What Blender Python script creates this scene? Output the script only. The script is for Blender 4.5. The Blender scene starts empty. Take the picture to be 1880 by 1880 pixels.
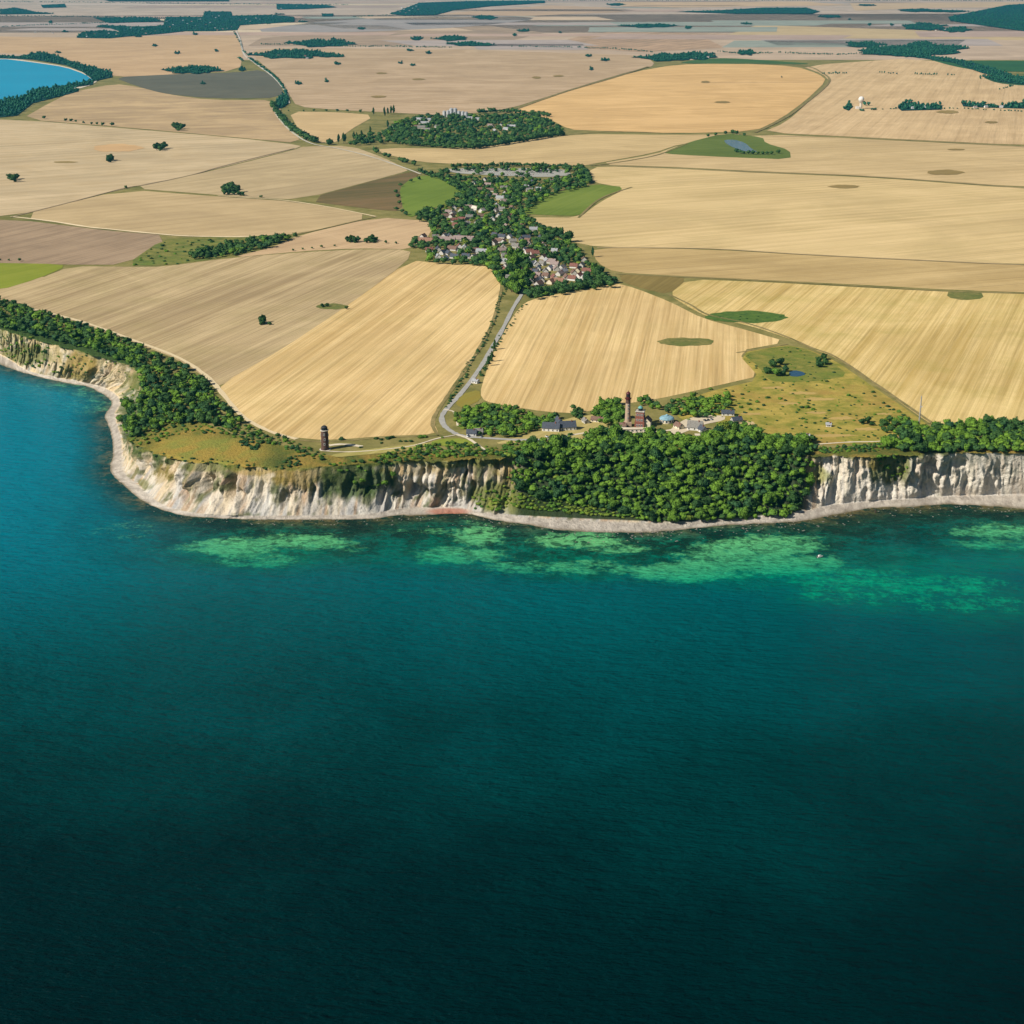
import bpy, math
import numpy as np
from mathutils import Vector
from mathutils.bvhtree import BVHTree

SC = bpy.context.scene
COL = SC.collection
RS = np.random.RandomState(11)
R = math.radians

# ---------------------------------------------------------------- camera, sky, sun, exposure
CAM_H, FPX, PITCH = 460.0, 2800.0, math.atan2(1010.0, 2800.0)
cam_data = bpy.data.cameras.new("camera")
cam = bpy.data.objects.new("camera", cam_data); COL.objects.link(cam)
cam.location = (0, 0, CAM_H); cam.rotation_euler = (math.pi/2 - PITCH, 0, 0)
cam_data.sensor_width = 36.0; cam_data.lens = 36.0*FPX/1880.0
cam_data.clip_start = 5.0; cam_data.clip_end = 120000.0
SC.camera = cam

SUN_DIR = Vector((-0.72, -0.39, 0.64)).normalized()
w = bpy.data.worlds.new("World"); SC.world = w; w.use_nodes = True
nt = w.node_tree; nt.nodes.clear()
sky = nt.nodes.new('ShaderNodeTexSky'); sky.sky_type = 'NISHITA'; sky.sun_disc = False
sky.sun_elevation = math.asin(SUN_DIR.z); sky.sun_rotation = math.atan2(SUN_DIR.x, SUN_DIR.y)
sky.altitude = 300; sky.air_density = 1.0; sky.dust_density = 0.6; sky.ozone_density = 1.5
bg = nt.nodes.new('ShaderNodeBackground'); bg.inputs[1].default_value = 0.05
wo = nt.nodes.new('ShaderNodeOutputWorld')
nt.links.new(sky.outputs[0], bg.inputs[0]); nt.links.new(bg.outputs[0], wo.inputs[0])
sl = bpy.data.lights.new("sun", 'SUN'); sl.energy = 5.0; sl.angle = R(0.5); sl.color = (1.0, 0.93, 0.82)
so = bpy.data.objects.new("sun", sl); COL.objects.link(so)
so.rotation_euler = SUN_DIR.to_track_quat('Z', 'Y').to_euler(); so.location = (-800, 1500, 1200)
SC.view_settings.view_transform = 'Standard'; SC.view_settings.look = 'None'
SC.view_settings.exposure = 0.38; SC.view_settings.gamma = 1.0
SC.render.engine = 'CYCLES'
SC.cycles.volume_bounces = 0; SC.cycles.max_bounces = 5; SC.cycles.diffuse_bounces = 2

# ---------------------------------------------------------------- picture <-> ground helpers
CP, SP = math.cos(PITCH), math.sin(PITCH)
FWD = np.array([0, CP, -SP]); UP = np.array([0, SP, CP])
def ray(px, py):
    d = FWD*FPX + np.array([1., 0, 0])*(px-940) + UP*(940-py)
    return d/np.linalg.norm(d)
def plane(px, py, z):
    d = ray(px, py); t = (z-CAM_H)/d[2]
    return np.array([d[0]*t, d[1]*t, z])
Y1, Y2, ZP, ZF = 2600.0, 5000.0, 45.0, 1.0
def zg(Y):                      # the land: high plateau by the cape, sloping down inland
    if Y < Y1: return ZP
    if Y > Y2: return ZF
    return ZP + (ZF-ZP)*(Y-Y1)/(Y2-Y1)
def land(px, py):
    z = ZP
    for _ in range(12):
        p = plane(px, py, z); z = 0.5*z+0.5*zg(p[1])
    p = plane(px, py, z); return p
def proj(P):                    # world points -> photo coordinates (to lay regions out)
    P = np.asarray(P, float); q = P - np.array([0, 0, CAM_H])
    dz = q@FWD
    return 940+FPX*q[..., 0]/dz, 940-FPX*(q@UP)/dz
def pxm(p):                     # photo pixels per metre at p
    return FPX/float((np.asarray(p)-np.array([0, 0, CAM_H]))@FWD)

# ---------------------------------------------------------------- numeric noise
def _h(ix, iy, s):
    n = (ix.astype(np.int64)*374761393 + iy.astype(np.int64)*668265263 + s*1442695041) & 0x7fffffff
    n = ((n ^ (n >> 13))*1274126177) & 0x7fffffff
    n = (n ^ (n >> 16)) & 0xffffff
    return n/float(0xffffff)
def vn(x, y, s=0):
    x = np.asarray(x, float); y = np.asarray(y, float) + x*0
    ix, iy = np.floor(x), np.floor(y); fx, fy = x-ix, y-iy
    fx = fx*fx*(3-2*fx); fy = fy*fy*(3-2*fy)
    a = _h(ix, iy, s)*(1-fx)+_h(ix+1, iy, s)*fx; b = _h(ix, iy+1, s)*(1-fx)+_h(ix+1, iy+1, s)*fx
    return (a*(1-fy)+b*fy)*2-1
def fbm(x, y, s=0, o=4):
    r = 0; a = 1.0; t = 0
    for k in range(o):
        r = r + a*vn(x*2**k+k*17.3, y*2**k-k*9.1, s+k); t += a; a *= 0.5
    return r/t
def sstep(a, b, x): 
    t = np.clip((x-a)/(b-a), 0, 1); return t*t*(3-2*t)
def inpoly(px, py, poly):
    px = np.asarray(px, float); py = np.asarray(py, float)
    c = np.zeros(px.shape, bool); n = len(poly)
    for i in range(n):
        x1, y1 = poly[i]; x2, y2 = poly[(i+1) % n]
        if y1 == y2: continue
        m = ((y1 > py) != (y2 > py)) & (px < (x2-x1)*(py-y1)/(y2-y1)+x1)
        c ^= m
    return c

# ---------------------------------------------------------------- objects
def tag(o, label=None, cat=None, group=None, kind=None):
    if label: o["label"] = label
    if cat: o["category"] = cat
    if group: o["group"] = group
    if kind: o["kind"] = kind
    return o
def link(name, me, parent=None, loc=None):
    o = bpy.data.objects.new(name, me); COL.objects.link(o)
    if parent is not None: o.parent = parent
    if loc is not None: o.location = loc
    return o
def empty(name, loc, rz=0, s=1):
    o = bpy.data.objects.new(name, None); COL.objects.link(o); o.empty_display_size = 1
    o.location = tuple(float(v) for v in loc); o.rotation_euler = (0, 0, rz); o.scale = (s, s, s)
    return o
def np_mesh(name, V, F, mat=None, smooth=False):
    V = np.asarray(V, np.float32); F = np.asarray(F, np.int32); k = F.shape[1]
    me = bpy.data.meshes.new(name)
    me.vertices.add(len(V)); me.vertices.foreach_set('co', V.ravel())
    me.loops.add(F.size); me.loops.foreach_set('vertex_index', F.ravel())
    me.polygons.add(len(F)); me.polygons.foreach_set('loop_start', np.arange(len(F), dtype=np.int32)*k)
    me.polygons.foreach_set('loop_total', np.full(len(F), k, np.int32))
    if smooth: me.polygons.foreach_set('use_smooth', np.ones(len(F), bool))
    me.update(); me.validate()
    if mat: me.materials.append(mat)
    return me
def vcol(me, name, arr):
    a = me.color_attributes.new(name, 'FLOAT_COLOR', 'POINT')
    c = np.ones((len(arr), 4), np.float32); c[:, :3] = arr
    a.data.foreach_set('color', c.ravel())
def vflt(me, name, arr):
    a = me.attributes.new(name, 'FLOAT', 'POINT'); a.data.foreach_set('value', np.asarray(arr, np.float32))
class MB:
    def __init__(s): s.v = []; s.f = []
    def add(s, v, f):
        n = len(s.v); s.v += [tuple(map(float, p)) for p in v]; s.f += [tuple(i+n for i in q) for q in f]; return s
    def box(s, x0, x1, y0, y1, z0, z1):
        return s.add([(x0,y0,z0),(x1,y0,z0),(x1,y1,z0),(x0,y1,z0),(x0,y0,z1),(x1,y0,z1),(x1,y1,z1),(x0,y1,z1)],
                     [(0,3,2,1),(4,5,6,7),(0,1,5,4),(1,2,6,5),(2,3,7,6),(3,0,4,7)])
    def lathe(s, prof, n=20, cx=0, cy=0, cap=True):
        v = []; f = []
        for r, z in prof:
            for i in range(n): v.append((cx+r*math.cos(2*math.pi*i/n), cy+r*math.sin(2*math.pi*i/n), z))
        for j in range(len(prof)-1):
            for i in range(n):
                a = j*n+i; b = j*n+(i+1) % n; f.append((a, b, b+n, a+n))
        if cap: f.append(tuple(range(n))[::-1]); f.append(tuple((len(prof)-1)*n+i for i in range(n)))
        return s.add(v, f)
    def prism(s, poly, y0, y1):          # outline in x,z pulled along y
        n = len(poly); v = [(x, y0, z) for x, z in poly]+[(x, y1, z) for x, z in poly]
        f = [tuple(range(n)), tuple(range(2*n-1, n-1, -1))]+[(i, i+n, (i+1) % n+n, (i+1) % n) for i in range(n)]
        return s.add(v, f)
    def bar(s, a, b, r):
        a = Vector(a); b = Vector(b); d = (b-a).normalized(); u = d.orthogonal().normalized(); q = d.cross(u)
        v = [a+(u*math.cos(t)+q*math.sin(t))*r for t in (0, 1.57, 3.14, 4.71)]+[b+(u*math.cos(t)+q*math.sin(t))*r for t in (0, 1.57, 3.14, 4.71)]
        return s.add(v, [(0,1,5,4),(1,2,6,5),(2,3,7,6),(3,0,4,7),(3,2,1,0),(4,5,6,7)])
    def mesh(s, name, mat=None, smooth=False):
        me = bpy.data.meshes.new(name); me.from_pydata(s.v, [], s.f); me.update()
        if mat: me.materials.append(mat)
        if smooth:
            for p in me.polygons: p.use_smooth = True
        return me
    def build(s, name, mat, parent=None, smooth=False, loc=None):
        return link(name, s.mesh(name, mat, smooth), parent, loc)

# ---------------------------------------------------------------- materials
def mat_new(name, rough=0.9, spec=0.2):
    m = bpy.data.materials.new(name); m.use_nodes = True; t = m.node_tree
    b = t.nodes['Principled BSDF']; b.inputs['Roughness'].default_value = rough
    b.inputs['Specular IOR Level'].default_value = spec
    return m, t, b
def N(t, typ, **kw):
    n = t.nodes.new(typ)
    for k, v in kw.items(): setattr(n, k, v)
    return n
def mixc(t, fac, a, b, mode='MIX'):
    n = t.nodes.new('ShaderNodeMix'); n.data_type = 'RGBA'; n.blend_type = mode
    for sock, val in ((n.inputs[0], fac), (n.inputs[6], a), (n.inputs[7], b)):
        if hasattr(val, 'is_linked'): t.links.new(val, sock)
        elif isinstance(val, (int, float)): sock.default_value = val
        else: sock.default_value = (*val, 1)
    return n.outputs[2]
def mth(t, op, a, b=None, c=None, clamp=False):
    n = t.nodes.new('ShaderNodeMath'); n.operation = op; n.use_clamp = clamp
    for i, v in enumerate((a, b, c)):
        if v is None: continue
        if hasattr(v, 'is_linked'): t.links.new(v, n.inputs[i])
        else: n.inputs[i].default_value = v
    return n.outputs[0]
def rng(t, v, a, b, c=0.0, d=1.0):
    n = t.nodes.new('ShaderNodeMapRange'); n.inputs[1].default_value = a; n.inputs[2].default_value = b
    n.inputs[3].default_value = c; n.inputs[4].default_value = d; t.links.new(v, n.inputs[0]); return n.outputs[0]
def noise(t, vec, scale, detail=3, rough=0.55, dist=0.0):
    n = N(t, 'ShaderNodeTexNoise'); n.inputs['Scale'].default_value = scale
    n.inputs['Detail'].default_value = detail; n.inputs['Roughness'].default_value = rough
    n.inputs['Distortion'].default_value = dist
    t.links.new(vec, n.inputs['Vector']); return n.outputs['Fac']
def pos(t): return N(t, 'ShaderNodeNewGeometry').outputs['Position']
def plain(name, col, rough=0.8, var=0.12, sc=0.6, metal=0.0):
    m, t, b = mat_new(name, rough)
    f = noise(t, pos(t), sc, 3)
    c = mixc(t, rng(t, f, 0.3, 0.7), tuple(v*(1-var) for v in col), tuple(min(1, v*(1+var)) for v in col))
    t.links.new(c, b.inputs['Base Color']); b.inputs['Metallic'].default_value = metal
    return m
def field_mat(name, a, b2, vpx=940, stripe=0.6, width=14.0, blotch=0.35, tint=None, tram=0.35):
    """stubble or crop in rows that run towards the horizon point vpx; a, b2 the two straw colours"""
    m, t, b = mat_new(name, 0.95, 0.1)
    a = (a[0]*.85, a[1]*.82, a[2]*.74); b2 = (b2[0]*1.04, b2[1]*1.01, b2[2]*.95)
    if tint: tint = tuple(x*.82 for x in tint)
    d = ray(vpx, -70); dx, dy = d[0], d[1]; L = math.hypot(dx, dy); dx /= L; dy /= L
    P = pos(t)
    def dot(vx, vy):
        n = N(t, 'ShaderNodeVectorMath', operation='DOT_PRODUCT'); t.links.new(P, n.inputs[0]); n.inputs[1].default_value = (vx, vy, 0); return n.outputs['Value']
    u = dot(dx, dy); v = dot(dy, -dx)
    def uv(su, sv, off=0.0):
        c = N(t, 'ShaderNodeCombineXYZ'); t.links.new(mth(t, 'MULTIPLY', u, su), c.inputs[0])
        t.links.new(mth(t, 'MULTIPLY', v, sv), c.inputs[1]); c.inputs[2].default_value = off; return c.outputs[0]
    s1 = noise(t, uv(1/700., 1/width), 1.0, 5, 0.7)
    s2 = noise(t, uv(1/380., 1/(width*0.35), 7.0), 1.0, 4, 0.7)
    s3 = noise(t, uv(1/500., 1/(width*3.2), 3.0), 1.0, 3, 0.5)
    bl = noise(t, P, 1/75., 6, 0.68)
    gr = noise(t, P, 0.55, 2, 0.6)
    f = mth(t, 'ADD', mth(t, 'MULTIPLY', s1, 0.45), mth(t, 'ADD', mth(t, 'MULTIPLY', s2, 0.3), mth(t, 'MULTIPLY', s3, 0.25)))
    f = rng(t, f, 0.5-0.085/max(stripe, .05), 0.5+0.085/max(stripe, .05))
    c = mixc(t, f, a, b2)
    s4 = noise(t, uv(1/240., 1/2.6, 23.0), 1.0, 2, 0.6)
    c = mixc(t, rng(t, s4, 0.44, 0.66, 0.0, 0.55*stripe), c, tuple(x*0.68 for x in a))
    # wheel tracks every few metres
    wv = mth(t, 'SINE', mth(t, 'MULTIPLY', mth(t, 'ADD', v, mth(t, 'MULTIPLY', s3, 5.0)), 2*math.pi/(width*1.9)))
    tr = mth(t, 'MULTIPLY', rng(t, wv, 0.86, 0.98), mth(t, 'MULTIPLY', rng(t, noise(t, uv(1/160., 1/(width*1.2), 11.0), 1.0, 4, 0.7), 0.38, 0.60, 0.05, 1.0), tram*1.1))
    c = mixc(t, tr, c, tuple(x*0.58 for x in a))
    tr2 = mth(t, 'MULTIPLY', rng(t, wv, -0.97, -0.80, 1.0, 0.0), tram*0.35)
    c = mixc(t, tr2, c, tuple(min(1, x*1.22) for x in b2))
    dk = tint if tint else tuple(x*0.72 for x in a)
    c = mixc(t, mth(t, 'MULTIPLY', rng(t, bl, 0.45, 0.75), blotch), c, dk)
    b3 = noise(t, P, 1/320., 5, 0.62, 1.0)
    c = mixc(t, mth(t, 'MULTIPLY', rng(t, b3, 0.46, 0.70), 0.38), c, tuple(x*k for x, k in zip(a, (.74, .74, .82))))
    c = mixc(t, mth(t, 'MULTIPLY', rng(t, b3, 0.50, 0.32), 0.30), c, tuple(min(1, x*k) for x, k in zip(b2, (1.08, 1.08, 1.12))))
    c = mixc(t, rng(t, gr, 0.3, 0.7, 0.0, 0.22), c, tuple(x*0.7 for x in a))
    t.links.new(c, b.inputs['Base Color'])
    return m
def grass_mat(name, a, b2, c3, s=1/14.):
    m, t, b = mat_new(name, 0.95, 0.1); P = pos(t)
    c = mixc(t, rng(t, noise(t, P, s, 5, 0.65), 0.35, 0.65), a, b2)
    c = mixc(t, rng(t, noise(t, P, s*0.3, 4, 0.6), 0.5, 0.68), c, c3)
    c = mixc(t, rng(t, noise(t, P, 0.5, 3, 0.7), 0.35, 0.75, 0, 0.4), c, tuple(x*0.5 for x in a))
    t.links.new(c, b.inputs['Base Color']); return m
def leaf_mat(name, a, b2, c3):
    m, t, b = mat_new(name, 0.75, 0.15); P = pos(t)
    oi = N(t, 'ShaderNodeObjectInfo').outputs['Random']
    isl = N(t, 'ShaderNodeNewGeometry').outputs['Random Per Island']
    f = mth(t, 'ADD', mth(t, 'MULTIPLY', oi, 0.5), mth(t, 'MULTIPLY', noise(t, P, 1/9., 2), 0.9))
    c = mixc(t, rng(t, f, 0.35, 0.95), a, b2)
    c = mixc(t, rng(t, noise(t, P, 1/28., 2), 0.52, 0.68), c, c3)
    c = mixc(t, rng(t, isl, 0.0, 1.0, 0.0, 0.35), c, tuple(min(1, x*1.8) for x in b2))
    t.links.new(c, b.inputs['Base Color']); return m

LEAF = leaf_mat('broadleaf_foliage', (0.014, 0.046, 0.008), (0.098, 0.185, 0.018), (0.034, 0.098, 0.020))
LEAFDARK = leaf_mat('dark_foliage', (0.010, 0.036, 0.012), (0.036, 0.084, 0.018), (0.014, 0.055, 0.028))
LEAFYEL = leaf_mat('yellow_green_foliage', (0.06, 0.11, 0.012), (0.15, 0.20, 0.025), (0.09, 0.15, 0.02))
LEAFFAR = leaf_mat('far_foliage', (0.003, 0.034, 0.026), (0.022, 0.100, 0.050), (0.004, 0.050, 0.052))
BARK = plain('bark', (0.10, 0.075, 0.05), 0.9)
M = dict(
    dark_brick=plain('dark_brick', (0.095, 0.055, 0.045), 0.9, 0.35, 1.2),
    red_brick=plain('red_brick', (0.22, 0.085, 0.06), 0.9, 0.3, 1.2),
    yellow_brick=plain('yellow_brick', (0.38, 0.28, 0.20), 0.85, 0.12, 1.0),
    wallgrey=plain('greyish_render', (0.48, 0.46, 0.42), 0.8, 0.12), white=plain('white_render', (0.62, 0.60, 0.56), 0.7, 0.06), cream=plain('cream_render', (0.62, 0.55, 0.40), 0.8, 0.08),
    glass=plain('window_glass', (0.02, 0.03, 0.035), 0.08, 0.2), red=plain('red_lantern', (0.09, 0.02, 0.018), 0.5),
    copper=plain('green_copper', (0.12, 0.30, 0.28), 0.6), dark=plain('dark_metal', (0.03, 0.032, 0.035), 0.6),
    grey=plain('galvanised_steel', (0.42, 0.43, 0.44), 0.5), slate=plain('slate_roof', (0.06, 0.07, 0.09), 0.6, 0.25, 0.9),
    tile=plain('red_tile_roof', (0.19, 0.085, 0.065), 0.8, 0.25, 0.9), orange=plain('orange_tile_roof', (0.27, 0.15, 0.10), 0.8, 0.2, 0.9),
    brown=plain('brown_tile_roof', (0.16, 0.10, 0.075), 0.85, 0.25, 0.9), thatch=plain('grey_thatch_roof', (0.20, 0.19, 0.17), 0.95, 0.25, 0.8),
    palegrey=plain('pale_grey_roof', (0.30, 0.31, 0.32), 0.6, 0.15, 0.8), pink=plain('faded_pink_roof', (0.26, 0.20, 0.18), 0.8, 0.2, 0.9),
    tealroof=plain('pale_blue_metal_roof', (0.20, 0.34, 0.40), 0.4, 0.25, 0.35), concrete=plain('pale_concrete', (0.55, 0.50, 0.42), 0.9, 0.15),
    sand=plain('sandy_path', (0.60, 0.52, 0.38), 0.95, 0.18, 0.12), asphalt=plain('old_asphalt', (0.34, 0.33, 0.30), 0.9, 0.15, 0.2),
    stone=plain('boulder_stone', (0.22, 0.21, 0.18), 0.9, 0.4, 0.5), wood=plain('weathered_timber', (0.06, 0.045, 0.035), 0.9),
    carwhite=plain('white_car_paint', (0.72, 0.73, 0.74), 0.3, 0.03), carsilver=plain('silver_car_paint', (0.40, 0.42, 0.44), 0.3, 0.03),
    cardark=plain('dark_car_paint', (0.03, 0.04, 0.06), 0.3, 0.03), carred=plain('red_car_paint', (0.35, 0.03, 0.03), 0.3, 0.03),
    tyre=plain('tyre_rubber', (0.02, 0.02, 0.02), 0.9))

# ---------------------------------------------------------------- coast: shore, toe, crest, inland lines
ROWS = [  # shore(px,py)  toe(px,py)  crest(px,py,z)  inland(px,py)
 ((-260,575),(-260,563),(-260,535,42),(-260,505)), ((-90,630),(-90,618),(-90,575,42),(-90,545)),
 ((0,669),(0,650),(0,603,42),(0,572)), ((53,687),(53,680),(60,622,42),(62,592)),
 ((120,703),(120,695),(130,640,42),(135,612)), ((160,710),(165,703),(190,655,42),(198,632)),
 ((191,725),(199,714),(235,668,42),(248,648)), ((205,741),(221,733),(262,690,42),(288,672)),
 ((193,762),(213,759),(262,720,40),(310,705)), ((201,786),(215,775),(255,750,37),(328,736)),
 ((206,810),(222,795),(245,780,33),(342,757)), ((207,836),(226,825),(236,800,30),(355,768)),
 ((202,860),(227,850),(237,808,29),(368,776)), ((210,875),(233,870),(250,815,30),(385,783)),
 ((226,890),(255,890),(275,827,32),(405,790)), ((250,911),(271,905),(300,837,34),(428,797)),
 ((287,932),(306,928),(345,847,36),(455,804)), ((335,946),(359,941),(395,850,38),(485,810)),
 ((399,951),(410,945),(440,853,40),(515,817)), ((460,954),(462,946),(480,857,41),(535,824)),
 ((520,954),(525,946),(530,860,42),(555,830)), ((593,954),(593,945),(598,856,43),(605,836)),
 ((673,953),(673,943),(680,850,44),(683,834)), ((726,947),(720,935),(728,846,44),(731,830)),
 ((766,946),(760,930),(770,844,44),(773,829)), ((846,943),(840,930),(850,843,45),(852,828)),
 ((872,946),(872,938),(880,841,45),(882,826)), ((912,955),(912,942),(925,838,45),(927,824)),
 ((960,962),(960,947),(970,834,45),(970,820)), ((1037,974),(1045,952),(1050,828,45),(1050,814)),
 ((1166,978),(1166,957),(1166,826,45),(1166,812)), ((1234,974),(1250,958),(1255,824,45),(1255,810)),
 ((1336,964),(1336,951),(1345,824,45),(1345,810)), ((1404,961),(1404,947),(1410,828,45),(1410,814)),
 ((1473,956),(1473,937),(1478,836,45),(1478,822)), ((1520,948),(1520,926),(1524,836,45),(1524,822)),
 ((1566,939),(1566,921),(1572,836,45),(1572,821)), ((1606,932),(1606,918),(1612,837,45),(1612,820)),
 ((1672,931),(1672,914),(1672,835,45),(1672,818)), ((1752,926),(1740,910),(1745,831,45),(1745,815)),
 ((1880,934),(1880,907),(1880,832,45),(1880,816)), ((2000,942),(2000,915),(2000,836,45),(2000,820)),
 ((2200,950),(2200,925),(2200,845,45),(2200,828))]
cs = []
for S_, T_, C_, I_ in ROWS:
    s = plane(*S_, 0.0); u = s + np.array([0, -14.0, -3.0])
    if S_[0] < 240: u = s + np.array([-10.0, -10.0, -3.0])
    cs.append([u, s, plane(*T_, 3.0), plane(C_[0], C_[1], C_[2]), plane(*I_, ZP)])
cs = np.array(cs)                                   # rows x 5 x 3
ext_l = [cs[0]+np.array([-7000., 2600., 0]), cs[0]+np.array([-1500., 600., 0])]
ext_r = [cs[-1]+np.array([1500., 150., 0]), cs[-1]+np.array([9000., 900., 0])]
def catmull(A, dens=1.0):
    out = []; n = len(A)
    for i in range(n-1):
        p0, p1, p2, p3 = A[max(i-1, 0)], A[i], A[i+1], A[min(i+2, n-1)]
        L = max(np.linalg.norm((p2-p1)[1]), np.linalg.norm((p2-p1)[2]), 0.6*np.linalg.norm((p2-p1)[3]))
        k = max(2, int(L/dens))
        for j in range(k):
            t = j/k
            out.append(0.5*((2*p1)+(-p0+p2)*t+(2*p0-5*p1+4*p2-p3)*t*t+(-p0+3*p1-3*p2+p3)*t**3))
    out.append(A[-1]); return out
mid = catmull(cs)
K = np.array(ext_l[:1]+[ext_l[1]]+mid+ext_r)        # columns x 5 x 3
nc = len(K)
su = np.concatenate([[0], np.cumsum(np.linalg.norm(np.diff(K[:, 2, :2], axis=0), axis=1))])
SHORE = K[:, 1, :2].copy()
K[:, 1, :2] += np.stack([fbm(su/9, 0*su, 3)*0.8, fbm(su/7, 0*su+5, 4)*1.6], 1)
nrm = K[:, 2, :2]-K[:, 4, :2]; nrm /= np.linalg.norm(nrm, axis=1)[:, None]+1e-6
def levels(a, b, k): return [(a, b, j/k) for j in range(k)]
NT = 54
lv = levels(0, 1, 3)+levels(1, 2, 5)+levels(2, 3, NT)+levels(3, 4, 12)+[(4, 4, 0.0)]
woodmask = lambda x, y: inpoly(x, y, [(938,800),(1484,800),(1484,990),(938,990)])
HOLLOWS = [(1494,890,14,45,8), (758,908,44,26,10), (378,895,9,30,7), (402,908,12,26,6), (428,900,9,34,7), (448,912,10,22,5), (540,848,26,16,9), (522,920,12,22,6), (640,905,14,26,5), (820,866,60,14,5), (900,858,30,14,6), (345,900,8,26,5), (1700,852,26,14,7), (1760,850,20,12,6), (1735,862,14,16,5), (1590,905,9,14,5), (1530,850,16,12,4), (15,640,14,16,5), (150,672,10,16,5), (215,700,8,16,4), (480,905,8,26,5), (575,910,9,24,4), (700,908,9,22,5)]
V = []; TT = []
pxT, pyT = proj(K[:, 2])
wooded = sstep(925, 960, pxT)*(1-sstep(1470, 1490, pxT))
leftp = 1-sstep(215, 260, pxT)
for a, b, t in lv:
    P = K[:, a]*(1-t)+K[:, b]*t
    if (a, b) == (2, 3):
        h = 0.62*(t/0.42)**0.9 if t < 0.42 else 0.62+0.38*(t-0.42)/0.58
        hh = h*(1-wooded)+t*wooded
        hh = hh + 0.08*fbm(su/30, t*2+0*su, 21)*math.sin(math.pi*t)
        P[:, :2] = K[:, a, :2]*(1-hh[:, None])+K[:, b, :2]*hh[:, None]
        pr = max(math.sin(math.pi*min(1, t*0.92+0.03))**0.7, 0.75*t if t > 0.5 else 0)
    elif (a, b) == (3, 4): pr = 0.75*(1-t)**2
    else: pr = 0.0
    if pr > 0:
        ss = su+7.0*fbm(su/26, t*1.3+0*su, 31)+2.2*fbm(su/9, t*3+0*su, 32)
        g = 8.5*(np.abs(fbm(ss/21, 0.5*t+0*su, 41, 2))*2-0.5)+4.2*(np.abs(fbm(ss/9.0, 1.5*t+0*su, 42, 3))*2-0.5)+4.0*(np.abs(fbm(ss/4.4, 1.2*t+0*su, 45, 3))*2-.4)+1.5*fbm(ss/2.6, t*9+0*su, 43, 4)+2.6*fbm(su/13, t*4.5+0*su, 48, 4)
        g = g*(0.28+1.05*np.clip(0.5+fbm(su/60, 0*su+t, 47, 2)*1.8, 0, 1))
        qx, qy = proj(P)
        for hx, hy, hrx, hry, hd in HOLLOWS: g = g-hd*(1-sstep(0.45, 1.1, np.sqrt(((qx-hx)/hrx)**2+((qy-hy)/hry)**2)))
        amp = 1-0.65*wooded; amp[:3] = 0; amp[-3:] = 0
        P[:, :2] += nrm*(g*amp*pr*(1-0.3*leftp))[:, None]
        P[:, 2] += 0.7*fbm(su/5, t*9+0*su, 44)*pr*amp
    V.append(P)
    TT.append(np.full(nc, {0: -1+t, 1: t*0.999, 2: 1+t, 3: 2+t, 4: 3.0}[a]))
V = np.array(V); TT = np.array(TT); nl = len(lv)     # levels x columns
# ---- surface colours of the coast (chalk, marl, grass, beach), fixed to the surface
px, py = proj(V.reshape(-1, 3)); px = px.reshape(nl, nc); py = py.reshape(nl, nc)
S2 = np.broadcast_to(su, (nl, nc)); tt = np.clip(TT-1, 0, 1)
white = np.array([0.66, 0.62, 0.54]); creamc = np.array([0.60, 0.48, 0.31]); greyc = np.array([0.34, 0.34, 0.34]); rust = np.array([0.42, 0.27, 0.15])
def lerp(a, b, f): return a+(b-a)*f[..., None]
one = np.ones((nl, nc, 1))
c = lerp(white*one, creamc, np.clip(0.45+0.9*fbm(S2/14, tt*1.3, 51)+0.35*(tt-0.4), 0, 1))
c = lerp(c, greyc, np.clip(0.15+1.3*fbm(S2/4.5, tt*1.5, 52)-0.5*tt+0.1, 0, 0.75))
c = lerp(c, rust, np.clip(2.0*fbm(S2/5, tt*1.6, 53)-0.25+0.35*tt, 0, 0.7))
c = lerp(c, np.array([0.20, 0.19, 0.10]), np.clip(2.8*fbm(S2/5.5, tt*3.5, 57)-0.75+0.75*tt, 0, 0.85))
c = lerp(c, np.array([0.09, 0.11, 0.035]), np.clip(3.2*fbm(S2/12, tt*4, 58)-1.25+1.0*tt, 0, 0.85)*(1-.6*sstep(1480, 1530, px)))
rt = sstep(1480, 1530, px); c = lerp(c, np.array([0.72, 0.67, 0.58]), 0.55*rt)
c = lerp(c, np.array([0.66, 0.50, 0.25]), np.clip(leftp[None]*0.6+0*tt, 0, 1)*np.clip(0.6+fbm(S2/9, tt*4, 54), 0, 1))
ochre = np.array([0.30, 0.21, 0.045]); olive = np.array([0.12, 0.14, 0.025]); green = np.array([0.045, 0.085, 0.018]); yel = np.array([0.22, 0.24, 0.04])
bl = fbm(S2/8, tt*5+py/40., 61)
def ell(x, y, rx, ry): return 1-sstep(0.7, 1.25, np.sqrt(((px-x)/rx)**2+((py-y)/ry)**2)+0.55*bl)
cliff = (TT > 1.0) & (TT < 2.0)
for (x, y, rx, ry, k, st) in [
    (545,870,60,26,ochre,.75), (470,862,60,10,ochre,.6), (400,858,60,8,olive,.6), (535,842,40,14,green,.85), (655,880,75,40,green,.9),
    (930,870,22,40,ochre,.6), (905,908,42,28,olive,.9), (985,925,80,26,yel,.8), (760,862,60,14,ochre,.45), (1635,858,42,30,olive,.85),
    (1507,872,26,16,yel,.7), (1600,850,30,12,ochre,.5), (48,652,46,20,olive,.8), (10,615,40,16,yel,.35), (145,672,34,26,ochre,.8), (115,692,50,8,olive,.35),
    (275,770,62,75,green,.85), (250,700,26,18,olive,.7), (300,872,18,16,ochre,.5), (262,890,16,10,olive,.7), (700,845,60,14,green,.8), (850,848,90,10,olive,.8)]:
    c = lerp(c, k, st*ell(x, y, rx, ry)*cliff)
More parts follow.
